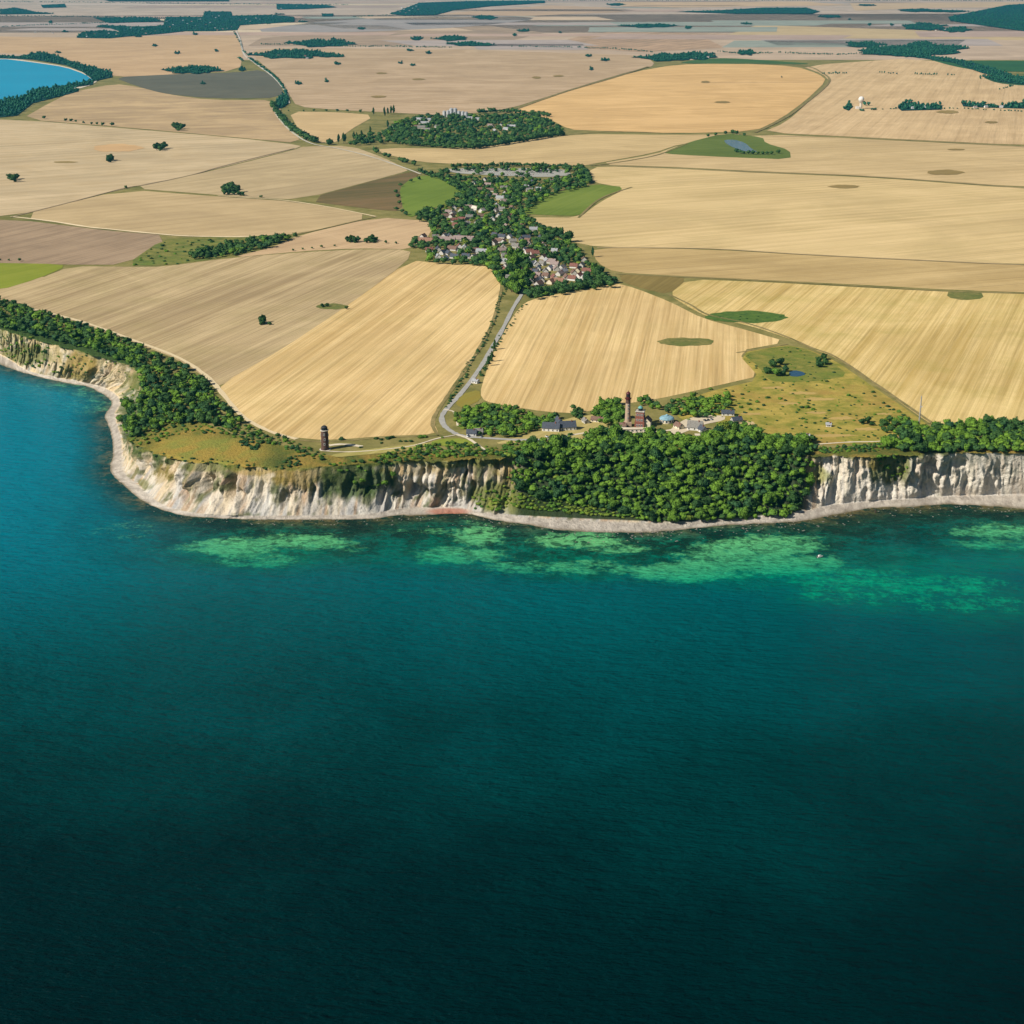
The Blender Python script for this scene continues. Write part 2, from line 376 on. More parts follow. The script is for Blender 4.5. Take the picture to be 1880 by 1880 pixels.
c = lerp(c, np.array([0.022, 0.042, 0.012]), np.where(cliff, wooded[None]*0.97, 0))
c = lerp(c, olive, np.where(cliff, sstep(0.93, 1.0, tt+0.10*bl)*0.8, 0))
# top strip and headland ledge
top = TT >= 2.0
g2 = fbm(V[..., 0]/11, V[..., 1]/11, 71); g3 = fbm(V[..., 0]/30, V[..., 1]/30, 72)
gt = lerp(olive*one, ochre, np.clip(0.45+1.2*g2, 0, 1)); gt = lerp(gt, green, np.clip(1.4*g3, 0, .8))
gt = lerp(gt, lerp(np.array([0.36, 0.25, 0.05])*one, np.array([0.22, 0.24, 0.045]), np.clip(.35+1.6*g2, 0, 1)), sstep(265, 300, px)*(1-sstep(450, 520, px))*sstep(795, 812, py)*0.85)
gt = lerp(gt, green, (1-sstep(240, 300, px+0*py))*(1-sstep(795, 810, py)))
c = np.where(top[..., None], gt, c)
beach = TT < 1.0
bc = lerp(np.array([0.54, 0.485, 0.41])*one, np.array([0.36, 0.32, 0.27]), np.clip(0.4+1.5*fbm(S2/5, TT*3, 81), 0, 1))
bc = lerp(bc, np.array([0.16, 0.13, 0.07]), 1-sstep(-0.1, 0.30, TT+0.12*bl))
bc = lerp(bc, np.array([0.42, 0.15, 0.09]), (1-sstep(0.6, 1.2, np.sqrt(((px-822)/42)**2+((py-939)/7)**2)))*0.75)
c = np.where(beach[..., None], bc, c)
coast_m, t, b = mat_new('chalk_cliff_and_beach', 0.95, 0.15)
at_ = N(t, 'ShaderNodeVertexColor', layer_name='Col').outputs['Color']
fine = noise(t, pos(t), 0.55, 5, 0.7)
cc = mixc(t, rng(t, fine, 0.3, 0.75, 0, 0.5), at_, (0.45, 0.42, 0.40), 'MULTIPLY')
t.links.new(cc, b.inputs['Base Color'])
bp = N(t, 'ShaderNodeBump'); bp.inputs['Strength'].default_value = 0.9; bp.inputs['Distance'].default_value = 2.2
t.links.new(noise(t, pos(t), 0.35, 5, 0.65), bp.inputs['Height']); t.links.new(bp.outputs[0], b.inputs['Normal'])
idx = np.arange(nl*nc).reshape(nl, nc)
F = np.stack([idx[:-1, :-1], idx[:-1, 1:], idx[1:, 1:], idx[1:, :-1]], -1).reshape(-1, 4)
cm = np_mesh('coast_terrain', V.reshape(-1, 3), F, coast_m); vcol(cm, 'Col', np.clip(c, 0, 1).reshape(-1, 3))
coast = tag(link('coast_cliff', cm), 'chalk cliff with gullies above a narrow pale beach', None, None, 'structure')

# ---- the land behind: one sheet to the horizon, sloping gently away from the cape
I = V[-1]; f = np.linspace(0, 1, nc)
r1 = np.stack([np.linspace(-7800, 9800, nc), np.full(nc, Y1+0.), np.full(nc, ZP)], 1)
nearfac = np.clip((I[:, 1]-1)/1, 0, 1)
# fan the near columns out so the sheet keeps its order from left to right
r1[:, 0] = np.interp(np.arange(nc), [0, 1, 2, nc-3, nc-2, nc-1], [-9000, -4000, -1500, 1900, 4000, 11000])
r1[:3, 1] = [5100, 4200, Y1+0]; r1[0, 2] = ZP; r1[1, 2] = ZP
r1[:, 1] = np.maximum(r1[:, 1], I[:, 1]+40)
r2 = r1.copy(); r2[:, 0] *= 1.15; r2[:, 1] = np.maximum(Y2, r1[:, 1]+200); r2[:, 2] = ZF
r3 = r2.copy(); r3[:, 0] = np.linspace(-18000, 18000, nc); r3[:, 1] = 46000; r3[:, 2] = ZF
GV = np.concatenate([I, r1, r2, r3]); gi = np.arange(4*nc).reshape(4, nc)
GF = np.stack([gi[:-1, :-1], gi[:-1, 1:], gi[1:, 1:], gi[1:, :-1]], -1).reshape(-1, 4)
ground_m = grass_mat('dry_grass_verge', (0.17, 0.16, 0.045), (0.30, 0.25, 0.09), (0.12, 0.13, 0.035), 1/25.)
gm = np_mesh('ground', GV, GF, ground_m)
tag(link('ground', gm), 'dry grassland between the harvested fields', None, None, 'structure')
_t = np.concatenate([F, GF+nl*nc])
BV = BVHTree.FromPolygons([tuple(map(float, p)) for p in np.concatenate([V.reshape(-1, 3), GV])], [tuple(map(int, q)) for q in _t])
def at(px, py):
    d = ray(px, py); h = BV.ray_cast(Vector((0, 0, CAM_H)), Vector(d), 60000)
    if h[0] is None: return land(px, py)
    return np.array(h[0])
def ground_z(x, y, z0=200):
    h = BV.ray_cast(Vector((x, y, z0)), Vector((0, 0, -1)), 400)
    return h[0].z if h[0] is not None else 0.0
# ---------------------------------------------------------------- sea
def axis(a, b, step, far, growth=1.35):
    x = list(np.arange(a, b+step, step)); s = step
    hi = []; v = x[-1]
    while v < far[1]: s *= growth; v += s; hi.append(min(v, far[1]))
    s = step; lo = []; v = x[0]
    while v > far[0]: s *= growth; v -= s; lo.append(max(v, far[0]))
    return np.array(lo[::-1]+x+hi)
xs = axis(-620, 640, 3.0, (-15500, 15500)); ys = axis(1130, 1900, 3.0, (-1500, 9000), 1.12)
XX, YY = np.meshgrid(xs, ys)
q = np.stack([XX.ravel(), YY.ravel()], 1)
sp = SHORE[2:-2][::6]; dist = np.full(len(q), 1e9)
for i in range(0, len(q), 20000):
    dd = ((q[i:i+20000, None, 0]-sp[None, :, 0])**2+(q[i:i+20000, None, 1]-sp[None, :, 1])**2).min(1)
    dist[i:i+20000] = np.sqrt(dd)
wp = np.concatenate([q, np.zeros((len(q), 1))], 1)
wx, wy = proj(wp); front = q[:, 1] > 60; wx = np.where(front, wx, 940); wy = np.where(front, wy, 3000)
n1 = fbm(q[:, 0]/40, q[:, 1]/22, 91); n2 = fbm(q[:, 0]/12, q[:, 1]/9, 95)
sand = np.zeros(len(q))
for (x, y, rx, ry, st) in [(430,1003,95,16,.95), (560,996,90,15,.9), (480,1030,75,14,.7), (640,1005,40,14,.5), (800,975,90,7,.5), (880,985,50,26,.95),
        (850,1020,110,18,.8), (960,1040,110,16,.55), (1060,993,100,14,.95), (1130,1008,60,8,.7), (1080,1040,80,12,.65), (1260,1050,100,20,.95),
        (1400,1005,110,22,1.0), (1440,1035,110,24,.95), (1330,1030,110,22,.9), (1560,1060,110,22,.55), (1700,1075,160,16,.55), (1830,975,90,14,.75),
        (1840,1000,90,10,.6), (1790,1110,160,16,.4), (1600,1090,180,16,.4), (90,720,110,22,.35), (150,745,60,14,.4), (240,975,60,20,.25)]:
    sand = np.maximum(sand, st*(1-sstep(0.55, 1.35, np.sqrt(((wx-x)/rx)**2+((wy-y)/ry)**2)+0.35*n1+0.2*n2)))
for (x, y, rx, ry) in [(700,1022,80,14), (735,1000,60,9), (960,1015,60,8), (1010,1024,70,7), (1310,975,60,14), (1180,985,50,8), (1650,985,90,12), (760,965,110,7), (1180,1025,60,10)]:
    sand = sand*(1-0.85*(1-sstep(0.5, 1.3, np.sqrt(((wx-x)/rx)**2+((wy-y)/ry)**2)+0.5*n1+0.3*n2)))
shoal = np.zeros(len(q))
for (x, y, rx, ry, st) in [(500,1008,210,46,1.), (860,1000,170,54,1.), (1060,1015,190,54,1.), (1350,1020,260,66,1.0), (1620,1060,280,74,.65), (1850,1000,160,60,.6), (1800,1110,180,50,.45), (700,1010,150,40,.5), (120,740,120,40,.5)]:
    shoal = np.maximum(shoal, st*(1-sstep(0.25, 1.25, np.sqrt(((wx-x)/rx)**2+((wy-y)/ry)**2)+0.25*n1)))
blue = (1-sstep(60, 620, wx+0.5*(wy-800)))*(1-sstep(800, 1270, wy))*front  # where the left water takes the painted sky blue
rows_, cols_ = XX.shape; wi = np.arange(rows_*cols_).reshape(rows_, cols_)
WF = np.stack([wi[:-1, :-1], wi[:-1, 1:], wi[1:, 1:], wi[1:, :-1]], -1).reshape(-1, 4)
# leave the sheet out where dry land covers it, well inland
keep = YY[:-1, :-1].ravel() < 2600
sea_m, t, b = mat_new('sea_water', 0.20, 0.012)
P = pos(t)
def attr(n): return N(t, 'ShaderNodeAttribute', attribute_name=n).outputs['Fac']
SHO = attr('shoal'); D, SA, BLU = attr('shore_distance'), attr('sand'), attr('bay_sky_reflection')
nz = noise(t, P, 1/16., 5, 0.65); nz2 = noise(t, P, 1/5., 4, 0.7); nz3 = noise(t, P, 1/190., 4, 0.6); GATE = rng(t, SA, 0.02, 0.2)
Dn = mth(t, 'ADD', D, mth(t, 'MULTIPLY', mth(t, 'SUBTRACT', nz, 0.5), mth(t, 'MINIMUM', mth(t, 'MULTIPLY', D, 1.1), 60.0)))
Dn = mth(t, 'ADD', Dn, mth(t, 'MULTIPLY', mth(t, 'SUBTRACT', nz3, 0.5), mth(t, 'MINIMUM', mth(t, 'MULTIPLY', D, 0.9), 420.0)))
cr = N(t, 'ShaderNodeValToRGB'); el = cr.color_ramp.elements
stops = [(0.0, (0.15, 0.115, 0.05)), (0.012, (0.07, 0.075, 0.03)), (0.03, (0.010, 0.045, 0.026)), (0.07, (0.000, 0.085, 0.072)),
         (0.16, (0.000, 0.092, 0.102)), (0.32, (0.000, 0.062, 0.068)), (0.5, (0.000, 0.033, 0.034)), (0.7, (0.0, 0.0145, 0.0155)), (1.0, (0.0, 0.0062, 0.0072))]
while len(el) < len(stops): el.new(0.5)
for e, (p_, c_) in zip(el, stops): e.position = p_; e.color = (*c_, 1)
t.links.new(mth(t, 'DIVIDE', Dn, 800.0), cr.inputs[0])
base = cr.outputs[0]
base = mixc(t, mth(t, 'MULTIPLY', SHO, rng(t, nz, 0.35, 0.6, 0.5, 1.0)), base, (0.000, 0.155, 0.092))
base = mixc(t, mth(t, 'MULTIPLY', rng(t, noise(t, P, 1/30., 5, 0.7), 0.45, 0.56), rng(t, D, 20, 150, 0.95, 0.0)), base, (0.001, 0.022, 0.016))
weed = mth(t, 'MULTIPLY', rng(t, nz2, 0.45, 0.62), rng(t, D, 20, 130, 0.55, 0.0))
base = mixc(t, weed, base, (0.002, 0.016, 0.012))
sm = mth(t, 'ADD', mth(t, 'MULTIPLY', SA, 0.75), mth(t, 'MULTIPLY', mth(t, 'SUBTRACT', nz2, 0.5), 1.7))
sm = rng(t, mth(t, 'ADD', sm, mth(t, 'MULTIPLY', mth(t, 'SUBTRACT', nz, 0.5), 1.6)), 0.20, 0.75)
sandc = mixc(t, rng(t, D, 25, 120), (0.13, 0.46, 0.17), (0.000, 0.29, 0.155))
base = mixc(t, mth(t, 'MULTIPLY', mth(t, 'MULTIPLY', sm, GATE), 0.9), base, sandc)
reef = mth(t, 'MULTIPLY', rng(t, noise(t, P, 1/13., 5, 0.72, 0.6), 0.52, 0.565), rng(t, D, 15, 120, 0.9, 0.0))
base = mixc(t, reef, base, (0.003, 0.035, 0.022))
speck = mth(t, 'MULTIPLY', rng(t, noise(t, P, 0.28, 3, 0.7), 0.60, 0.72), rng(t, D, 15, 150, 0.45, 0.0))
base = mixc(t, speck, base, (0.10, 0.24, 0.16))
base = mixc(t, mth(t, 'MULTIPLY', BLU, rng(t, D, 5, 40, 0.2, 0.85)), base, (0.000, 0.185, 0.265))  # blue sky reflection over the left bay shallows, mixed into the base colour
t.links.new(base, b.inputs['Base Color']); b.inputs['IOR'].default_value = 1.33
mp = N(t, 'ShaderNodeMapping'); mp.inputs['Rotation'].default_value = (0, 0, R(28)); mp.inputs['Scale'].default_value = (0.35, 1.0, 1); t.links.new(P, mp.inputs[0])
wv = mth(t, 'ADD', mth(t, 'MULTIPLY', noise(t, mp.outputs[0], 0.16, 4, 0.6), 1.0), mth(t, 'MULTIPLY', noise(t, mp.outputs[0], 0.6, 3, 0.6), 0.35))
bp = N(t, 'ShaderNodeBump'); bp.inputs['Strength'].default_value = 1.0; bp.inputs['Distance'].default_value = 4.5
t.links.new(wv, bp.inputs['Height']); t.links.new(bp.outputs[0], b.inputs['Normal'])
wme = np_mesh('sea_water', np.concatenate([q, np.zeros((len(q), 1))], 1), WF[keep], sea_m)
vflt(wme, 'shore_distance', dist); vflt(wme, 'shoal', shoal); vflt(wme, 'sand', np.clip(sand, 0, 1)); vflt(wme, 'bay_sky_reflection', blue)
tag(link('sea_water', wme), 'deep teal sea turning green over shallow sand', None, None, 'structure')

# ---------------------------------------------------------------- flat sheets: fields, tracks, lawns
def chaikin(p, n=1):
    for _ in range(n):
        o = []
        for i in range(len(p)):
            a, b_ = np.array(p[i], float), np.array(p[(i+1) % len(p)], float)
            o += [a*.8+b_*.2, a*.2+b_*.8]
        p = o
    return p
import bmesh
def sheet(name, pts, layer, mat, smooth=1, label=None, kind='structure'):
    if smooth: pts = chaikin(pts, smooth)
    w_ = [land(x, max(y, -58)) for x, y in pts]
    bm = bmesh.new(); vs = [bm.verts.new(tuple(p)) for p in w_]
    fc = bm.faces.new(vs); bm.normal_update()
    if fc.normal.z < 0: fc.normal_flip()
    for f_ in list(bm.faces): pass
    for v in bm.verts: v.co.z = 0
    for yb in (Y1, Y2):
        bmesh.ops.bisect_plane(bm, geom=bm.verts[:]+bm.edges[:]+bm.faces[:], plane_co=(0, yb, 0), plane_no=(0, 1, 0))
    bmesh.ops.triangulate(bm, faces=bm.faces[:])
    for v in bm.verts:
        v.co.z = zg(v.co.y)+0.03*layer*(1+max(0, v.co.y-1500)/700.0)
    me = bpy.data.meshes.new(name); bm.to_mesh(me); bm.free(); me.materials.append(mat)
    o = link(name, me); tag(o, label, None, None, kind); return o
def ribbon_pts(line, wm, wob=0.0):
    P = [land(x, y) for x, y in line]; P = [p for p in P]
    # smooth centre line
    Q = []
    for i in range(len(P)-1):
        a0, a1, a2, a3 = P[max(i-1, 0)], P[i], P[i+1], P[min(i+2, len(P)-1)]
        for k in range(5):
            t = k/5.; Q.append(0.5*((2*a1)+(-a0+a2)*t+(2*a0-5*a1+4*a2-a3)*t*t+(-a0+3*a1-3*a2+a3)*t**3))
    Q.append(P[-1]); Q = np.array(Q); d = np.gradient(Q[:, :2], axis=0); d /= np.linalg.norm(d, axis=1)[:, None]+1e-9
    nn = np.stack([-d[:, 1], d[:, 0]], 1); return Q, nn
def ribbon(name, line, wm, layer, mat, label=None):
    Q, nn = ribbon_pts(line, wm); n = len(Q); W = wm/2*(1+0.25*RS.randn(n)*0.5)
    A = Q.copy(); B = Q.copy(); A[:, :2] += nn*W[:, None]; B[:, :2] -= nn*W[:, None]
    Vv = np.concatenate([A, B])
    for v in Vv: v[2] = zg(v[1])+0.03*layer*(1+max(0, v[1]-1500)/700.0)
    Ff = [(i, i+1, n+i+1, n+i) for i in range(n-1)]
    me = np_mesh(name, Vv, Ff, mat); o = link(name, me); tag(o, label, None, None, 'structure'); return o

G1, G2 = (0.64, 0.45, 0.20), (0.76, 0.58, 0.30)      # ripe straw
T1, T2 = (0.52, 0.37, 0.20), (0.62, 0.47, 0.27)      # duller stubble
P1, P2 = (0.42, 0.30, 0.19), (0.50, 0.38, 0.25)      # greyish pink far stubble
fields = [
 # far land first (low layers), nearer and smaller patches on top
 ('far_field', [(-300,-50),(2200,-50),(2200,60),(-300,60)], 1, dict(a=(0.50,0.40,0.32), b2=(0.62,0.50,0.40), vpx=9000, stripe=.9, width=120, blotch=.5, tint=(0.36,0.32,0.28), tram=0)),
 ('far_field', [(-300,30),(2200,24),(2200,110),(-300,110)], 1, dict(a=(0.50,0.38,0.28), b2=(0.60,0.47,0.35), vpx=9000, stripe=.8, width=80, blotch=.4, tint=(0.38,0.31,0.26), tram=0)),
 ('field', [(-250,62),(140,70),(300,66),(430,58),(447,95),(440,130),(310,137),(210,142),(190,128),(150,118),(60,97),(-250,100)], 2, dict(a=(0.55,0.37,0.21), b2=(0.62,0.45,0.27), vpx=8000, stripe=.5, width=40)),
 ('dark_field', [(208,142),(310,137),(440,133),(480,128),(512,148),(522,180),(385,181),(300,172),(250,158)], 3, dict(a=(0.125,0.125,0.095), b2=(0.155,0.15,0.11), vpx=8000, stripe=.4, width=20)),
 ('field', [(130,170),(210,154),(255,160),(300,172),(385,184),(512,184),(520,225),(558,264),(430,252),(230,234),(38,219),(90,190)], 3, dict(a=(0.40,0.29,0.17), b2=(0.62,0.46,0.26), vpx=7000, stripe=.55, width=60, blotch=.5, tint=(0.33,0.23,0.16))),
 ('field', [(-250,214),(38,220),(230,236),(430,253),(556,267),(540,274),(350,322),(228,346),(20,400),(-250,404)], 3, dict(a=(0.50,0.40,0.25), b2=(0.64,0.51,0.33), vpx=5200, stripe=.7, width=30, blotch=.5, tint=(0.55,0.38,0.18))),
 ('field', [(556,269),(645,268),(700,288),(752,312),(735,318),(550,367),(450,362),(400,358),(232,345),(352,323),(542,275)], 3, dict(a=(0.46,0.36,0.21), b2=(0.58,0.46,0.28), vpx=3000, stripe=.6, width=24)),
 ('field', [(20,398),(230,348),(400,361),(550,371),(694,398),(545,430),(460,436),(330,432),(200,421)], 3, dict(a=(0.48,0.36,0.20), b2=(0.58,0.45,0.26), vpx=5000, stripe=.5, width=22)),
 ('ploughed_field', [(-250,404),(20,402),(200,424),(315,433),(232,486),(110,486),(-250,476)], 3, dict(a=(0.31,0.225,0.155), b2=(0.44,0.33,0.22), vpx=2300, stripe=.7, width=16, blotch=.4)),
 ('fallow_strip', [(230,487),(298,440),(360,436),(460,434),(545,430),(500,452),(420,472),(300,488)], 4, dict(a=(0.20,0.20,0.05), b2=(0.10,0.15,0.035), vpx=2300, stripe=.8, width=14, blotch=.6, tint=(0.26,0.19,0.05))),
 ('field', [(546,433),(690,399),(790,406),(792,428),(762,458),(650,456),(545,462),(420,474),(502,454)], 3, dict(a=(0.50,0.35,0.21), b2=(0.62,0.46,0.28), vpx=3000, stripe=.5, width=16)),
 ('ploughed_field', [(552,368),(735,319),(775,313),(742,350),(736,388),(690,385)], 4, dict(a=(0.13,0.12,0.045), b2=(0.24,0.15,0.075), vpx=5000, stripe=.9, width=26, blotch=.5, tint=(0.10,0.11,0.05))),
 ('meadow', [(733,346),(752,330),(771,323),(796,323),(822,335),(851,352),(830,366),(813,377),(790,384),(771,391),(757,399),(746,396),(738,375)], 5, dict(a=(0.13,0.21,0.03), b2=(0.19,0.26,0.045), vpx=2000, stripe=.4, width=16, tram=.1)),
 ('meadow', [(1018,354),(1089,338),(1150,344),(1110,362),(1089,376),(1066,397),(1000,395),(958,393),(980,370)], 5, dict(a=(0.14,0.22,0.03), b2=(0.20,0.25,0.05), vpx=2000, stripe=.6, width=14, tram=.1)),
 ('meadow', [(-200,482),(82,484),(125,488),(72,511),(0,533),(-200,545)], 5, dict(a=(0.20,0.27,0.02), b2=(0.30,0.32,0.05), vpx=3000, stripe=.4, width=20, tram=.1)),
 ('field', [(-200,500),(70,513),(130,489),(240,490),(300,490),(420,474),(545,464),(650,458),(755,458),(748,480),(640,560),(520,640),(410,712),(372,690),(322,658),(244,628),(150,594),(56,570),(0,558),(-200,530)], 3, dict(a=(0.40,0.30,0.17), b2=(0.58,0.46,0.27), vpx=1980, stripe=.9, width=13, blotch=.4, tint=(0.34,0.29,0.10))),
 ('wheat_field', [(752,478),(815,484),(885,487),(908,496),(921,530),(905,590),(880,640),(852,682),(825,722),(805,755),(797,777),(806,797),(700,801),(640,806),(590,808),(540,803),(494,794),(452,774),(428,752),(410,728),(404,706),(520,640),(640,560)], 4, dict(a=G1, b2=G2, vpx=1600, stripe=1.0, width=12, blotch=.3, tint=(0.46,0.38,0.13), tram=.5)),
 ('wheat_field', [(963,556),(988,547),(1040,537),(1100,528),(1130,520),(1166,529),(1232,555),(1290,585),(1370,606),(1446,628),(1352,645),(1396,690),(1330,705),(1270,719),(1210,732),(1150,741),(1100,751),(1060,759),(1000,756),(930,745),(890,737),(881,723),(890,690),(905,650),(925,610),(945,576)], 4, dict(a=G1, b2=G2, vpx=1345, stripe=1.0, width=11, blotch=.3, tint=(0.50,0.42,0.15), tram=.5)),
 ('wheat_field', [(1262,513),(1400,518),(1600,529),(1740,536),(1880,540),(2300,548),(2300,790),(1880,780),(1800,776),(1722,786),(1690,766),(1602,702),(1536,657),(1490,640),(1442,619),(1372,597),(1300,582),(1264,564),(1228,541)], 4, dict(a=(0.58,0.42,0.15), b2=(0.74,0.58,0.28), vpx=2180, stripe=1.0, width=13, blotch=.55, tint=(0.38,0.34,0.07), tram=.4)),
 ('olive_field', [(1136,503),(1230,508),(1262,512),(1228,541),(1180,530),(1142,518)], 4, dict(a=(0.22,0.17,0.055), b2=(0.30,0.23,0.08), vpx=2100, stripe=.7, width=12)),
 ('stubble_field', [(1085,454),(1300,458),(1520,471),(1880,488),(2300,496),(2300,545),(1880,537),(1740,532),(1600,524),(1400,514),(1230,506),(1128,500),(1096,482)], 3, dict(a=(0.47,0.34,0.15), b2=(0.58,0.44,0.22), vpx=9000, stripe=.7, width=20)),
 ('stubble_field', [(962,399),(1064,400),(1100,372),(1150,346),(1086,334),(1080,315),(1100,305),(1240,310),(1400,318),(1600,326),(1880,347),(2300,358),(2300,494),(1880,486),(1520,469),(1300,456),(1100,454),(1040,442),(1018,424),(962,402)], 3, dict(a=(0.60,0.46,0.23), b2=(0.70,0.54,0.29), vpx=7000, stripe=.8, width=16, blotch=.3, tint=(0.52,0.42,0.17))),
 ('stubble_field', [(1090,302),(1200,284),(1250,266),(1390,246),(1600,256),(1880,270),(2300,276),(2300,355),(1880,344),(1600,323),(1400,315),(1240,307)], 3, dict(a=(0.56,0.42,0.22), b2=(0.65,0.50,0.28), vpx=8000, stripe=.7, width=26)),
 ('stubble_field', [(1400,243),(1440,226),(1480,192),(1524,150),(1510,136),(1470,121),(1700,105),(1880,148),(2300,170),(2300,273),(1880,267),(1600,253)], 3, dict(a=(0.60,0.43,0.24), b2=(0.68,0.51,0.30), vpx=1890, stripe=.7, width=26)),
 ('golden_field', [(928,205),(1060,162),(1165,132),(1240,119),(1342,116),(1461,122),(1503,136),(1518,148),(1478,186),(1430,220),(1386,241),(1240,245),(1090,240),(1045,238),(1000,214)], 3, dict(a=(0.66,0.43,0.19), b2=(0.76,0.52,0.25), vpx=9000, stripe=.8, width=30, blotch=.2)),
 ('stubble_field', [(1044,246),(1240,248),(1386,246),(1250,264),(1200,281),(1100,299),(1060,306),(860,302),(772,298),(702,282),(690,272),(870,273)], 3, dict(a=(0.55,0.41,0.21), b2=(0.64,0.49,0.26), vpx=6000, stripe=.5, width=22)),
 ('stubble_field', [(530,172),(545,196),(620,202),(700,206),(820,212),(926,203),(1060,160),(1165,129),(1205,120),(1185,102),(1000,96),(850,91),(640,89),(485,89),(460,96),(474,112),(512,142)], 3, dict(a=(0.46,0.33,0.20), b2=(0.58,0.44,0.30), vpx=9000, stripe=.7, width=40, blotch=.4)),
 ('stubble_field', [(530,205),(620,206),(690,212),(640,240),(620,262),(585,262),(548,238)], 3, dict(a=(0.58,0.42,0.22), b2=(0.66,0.50,0.28), vpx=9000, stripe=.4, width=30)),
 ('far_field', [(1330,66),(1390,46),(1880,62),(2300,70),(2300,80),(1880,74),(1320,68)], 2, dict(a=(0.52,0.40,0.23), b2=(0.60,0.47,0.28), vpx=9000, stripe=.4, width=60)),
 ('far_field', [(1000,84),(1060,68),(1120,58),(1340,62),(1300,72),(1330,88),(1180,96)], 2, dict(a=(0.40,0.29,0.20), b2=(0.56,0.38,0.25), vpx=2300, stripe=1.0, width=45, tram=.6)),
 ('far_field', [(455,84),(480,70),(700,52),(900,48),(1000,60),(900,84)], 2, dict(a=(0.36,0.27,0.20), b2=(0.48,0.36,0.25), vpx=9000, stripe=.8, width=70)),
 ('blue_grey_field', [(440,58),(620,36),(900,28),(1000,34),(860,50),(640,60)], 3, dict(a=(0.34,0.31,0.31), b2=(0.42,0.38,0.36), vpx=9000, stripe=.6, width=120)),
 ('green_field', [(1700,108),(1760,112),(1900,112),(2300,118),(2300,136),(1880,132),(1800,131),(1750,122)], 4, dict(a=(0.03,0.11,0.045), b2=(0.05,0.14,0.05), vpx=9000, stripe=.4, width=40, tram=.0)),
 ('green_field', [(1800,141),(1880,139),(2200,142),(2200,160),(1880,158),(1830,153)], 4, dict(a=(0.03,0.09,0.04), b2=(0.05,0.12,0.05), vpx=9000, stripe=.4, width=40, tram=.0)),
 ('green_field', [(1290,108),(1340,107),(1420,112),(1500,118),(1400,118),(1240,117)], 4, dict(a=(0.05,0.13,0.04), b2=(0.10,0.17,0.05), vpx=9000, stripe=.4, width=40, tram=.0)),
 ('far_field', [(1130,3),(1480,3),(1560,10),(1240,14),(1140,12)], 3, dict(a=(0.62,0.44,0.27), b2=(0.68,0.50,0.32), vpx=9000, stripe=.4, width=60)),
 ('far_field', [(800,26),(1010,10),(1120,14),(1150,22),(960,30)], 3, dict(a=(0.54,0.38,0.25), b2=(0.60,0.44,0.30), vpx=9000, stripe=.4, width=60)),
 ('far_field', [(1560,6),(1880,4),(2200,4),(2200,12),(1700,15),(1570,20)], 3, dict(a=(0.58,0.43,0.27), b2=(0.64,0.48,0.31), vpx=9000, stripe=.4, width=60)),
 ('field_hollow', [(1215,281),(1262,262),(1330,245),(1400,252),(1405,263),(1450,276),(1452,293),(1340,289),(1240,284)], 5, dict(a=(0.10,0.16,0.03), b2=(0.16,0.20,0.05), vpx=9000, stripe=.6, width=16, tram=.0)),
 ('scrub_meadow', [(1354,649),(1441,633),(1483,641),(1535,663),(1600,708),(1680,762),(1705,782),(1690,800),(1640,812),(1500,818),(1430,806),(1400,796),(1330,776),(1240,772),(1255,735),(1312,716),(1398,697)], 5, dict(a=(0.25,0.25,0.035), b2=(0.50,0.38,0.08), vpx=9000, stripe=.8, width=22, blotch=1.0, tint=(0.14,0.20,0.03), tram=.0)),
 ('scrub_green', [(1362,650),(1441,634),(1483,642),(1520,660),(1560,690),(1500,700),(1440,702),(1410,698),(1392,672)], 6, dict(a=(0.13,0.17,0.03), b2=(0.26,0.24,0.05), vpx=9000, stripe=.8, width=18, blotch=.9, tint=(0.30,0.22,0.06), tram=.0)),
 ('lawn', [(790,812),(812,806),(850,805),(876,814),(850,820),(800,818)], 8, dict(a=(0.20,0.27,0.03), b2=(0.30,0.34,0.06), vpx=3000, stripe=.4, width=4, tram=0)),
 ('dry_lawn', [(604,836),(650,828),(720,820),(790,812),(800,820),(740,828),(660,836),(620,840)], 7, dict(a=(0.36,0.33,0.09), b2=(0.55,0.48,0.20), vpx=3000, stripe=.6, width=5, tram=0)),
 ('grass_verge', [(848,724),(880,715),(884,734),(850,750),(835,742)], 6, dict(a=(0.33,0.25,0.05), b2=(0.24,0.24,0.05), vpx=3000, stripe=.6, width=5, tram=0)),
 ('dry_lawn', [(1040,768),(1100,760),(1150,768),(1148,800),(1080,806),(980,812),(900,816),(960,800)], 6, dict(a=(0.42,0.36,0.12), b2=(0.58,0.48,0.22), vpx=3000, stripe=.7, width=6, tram=0)),
 ('gravel_yard', [(1262,768),(1300,762),(1332,764),(1330,772),(1290,780),(1262,792),(1240,800),(1228,792),(1240,780)], 8, dict(a=(0.60,0.52,0.40), b2=(0.72,0.64,0.50), vpx=3000, stripe=.3, width=6, tram=0)),
 ('gravel_yard', [(1340,778),(1380,772),(1392,784),(1380,790),(1345,790)], 8, dict(a=(0.50,0.36,0.14), b2=(0.60,0.50,0.32), vpx=3000, stripe=.3, width=6, tram=0)),
 ('parking_lot', [(820,309),(1040,310),(1050,322),(1000,326),(900,322),(830,318)], 6, dict(a=(0.36,0.36,0.34), b2=(0.46,0.46,0.43), vpx=3000, stripe=.3, width=10, tram=0)),
]
labels_seen = {}
rs2 = np.random.RandomState(5)
TONES = [((0.60,0.46,0.32),(0.66,0.52,0.38)), ((0.42,0.36,0.34),(0.48,0.41,0.38)), ((0.50,0.36,0.29),(0.56,0.42,0.34)), ((0.30,0.34,0.30),(0.36,0.38,0.33)), ((0.66,0.54,0.38),(0.72,0.60,0.44)), ((0.62,0.52,0.44),(0.68,0.58,0.50)), ((0.44,0.33,0.28),(0.50,0.38,0.32))]
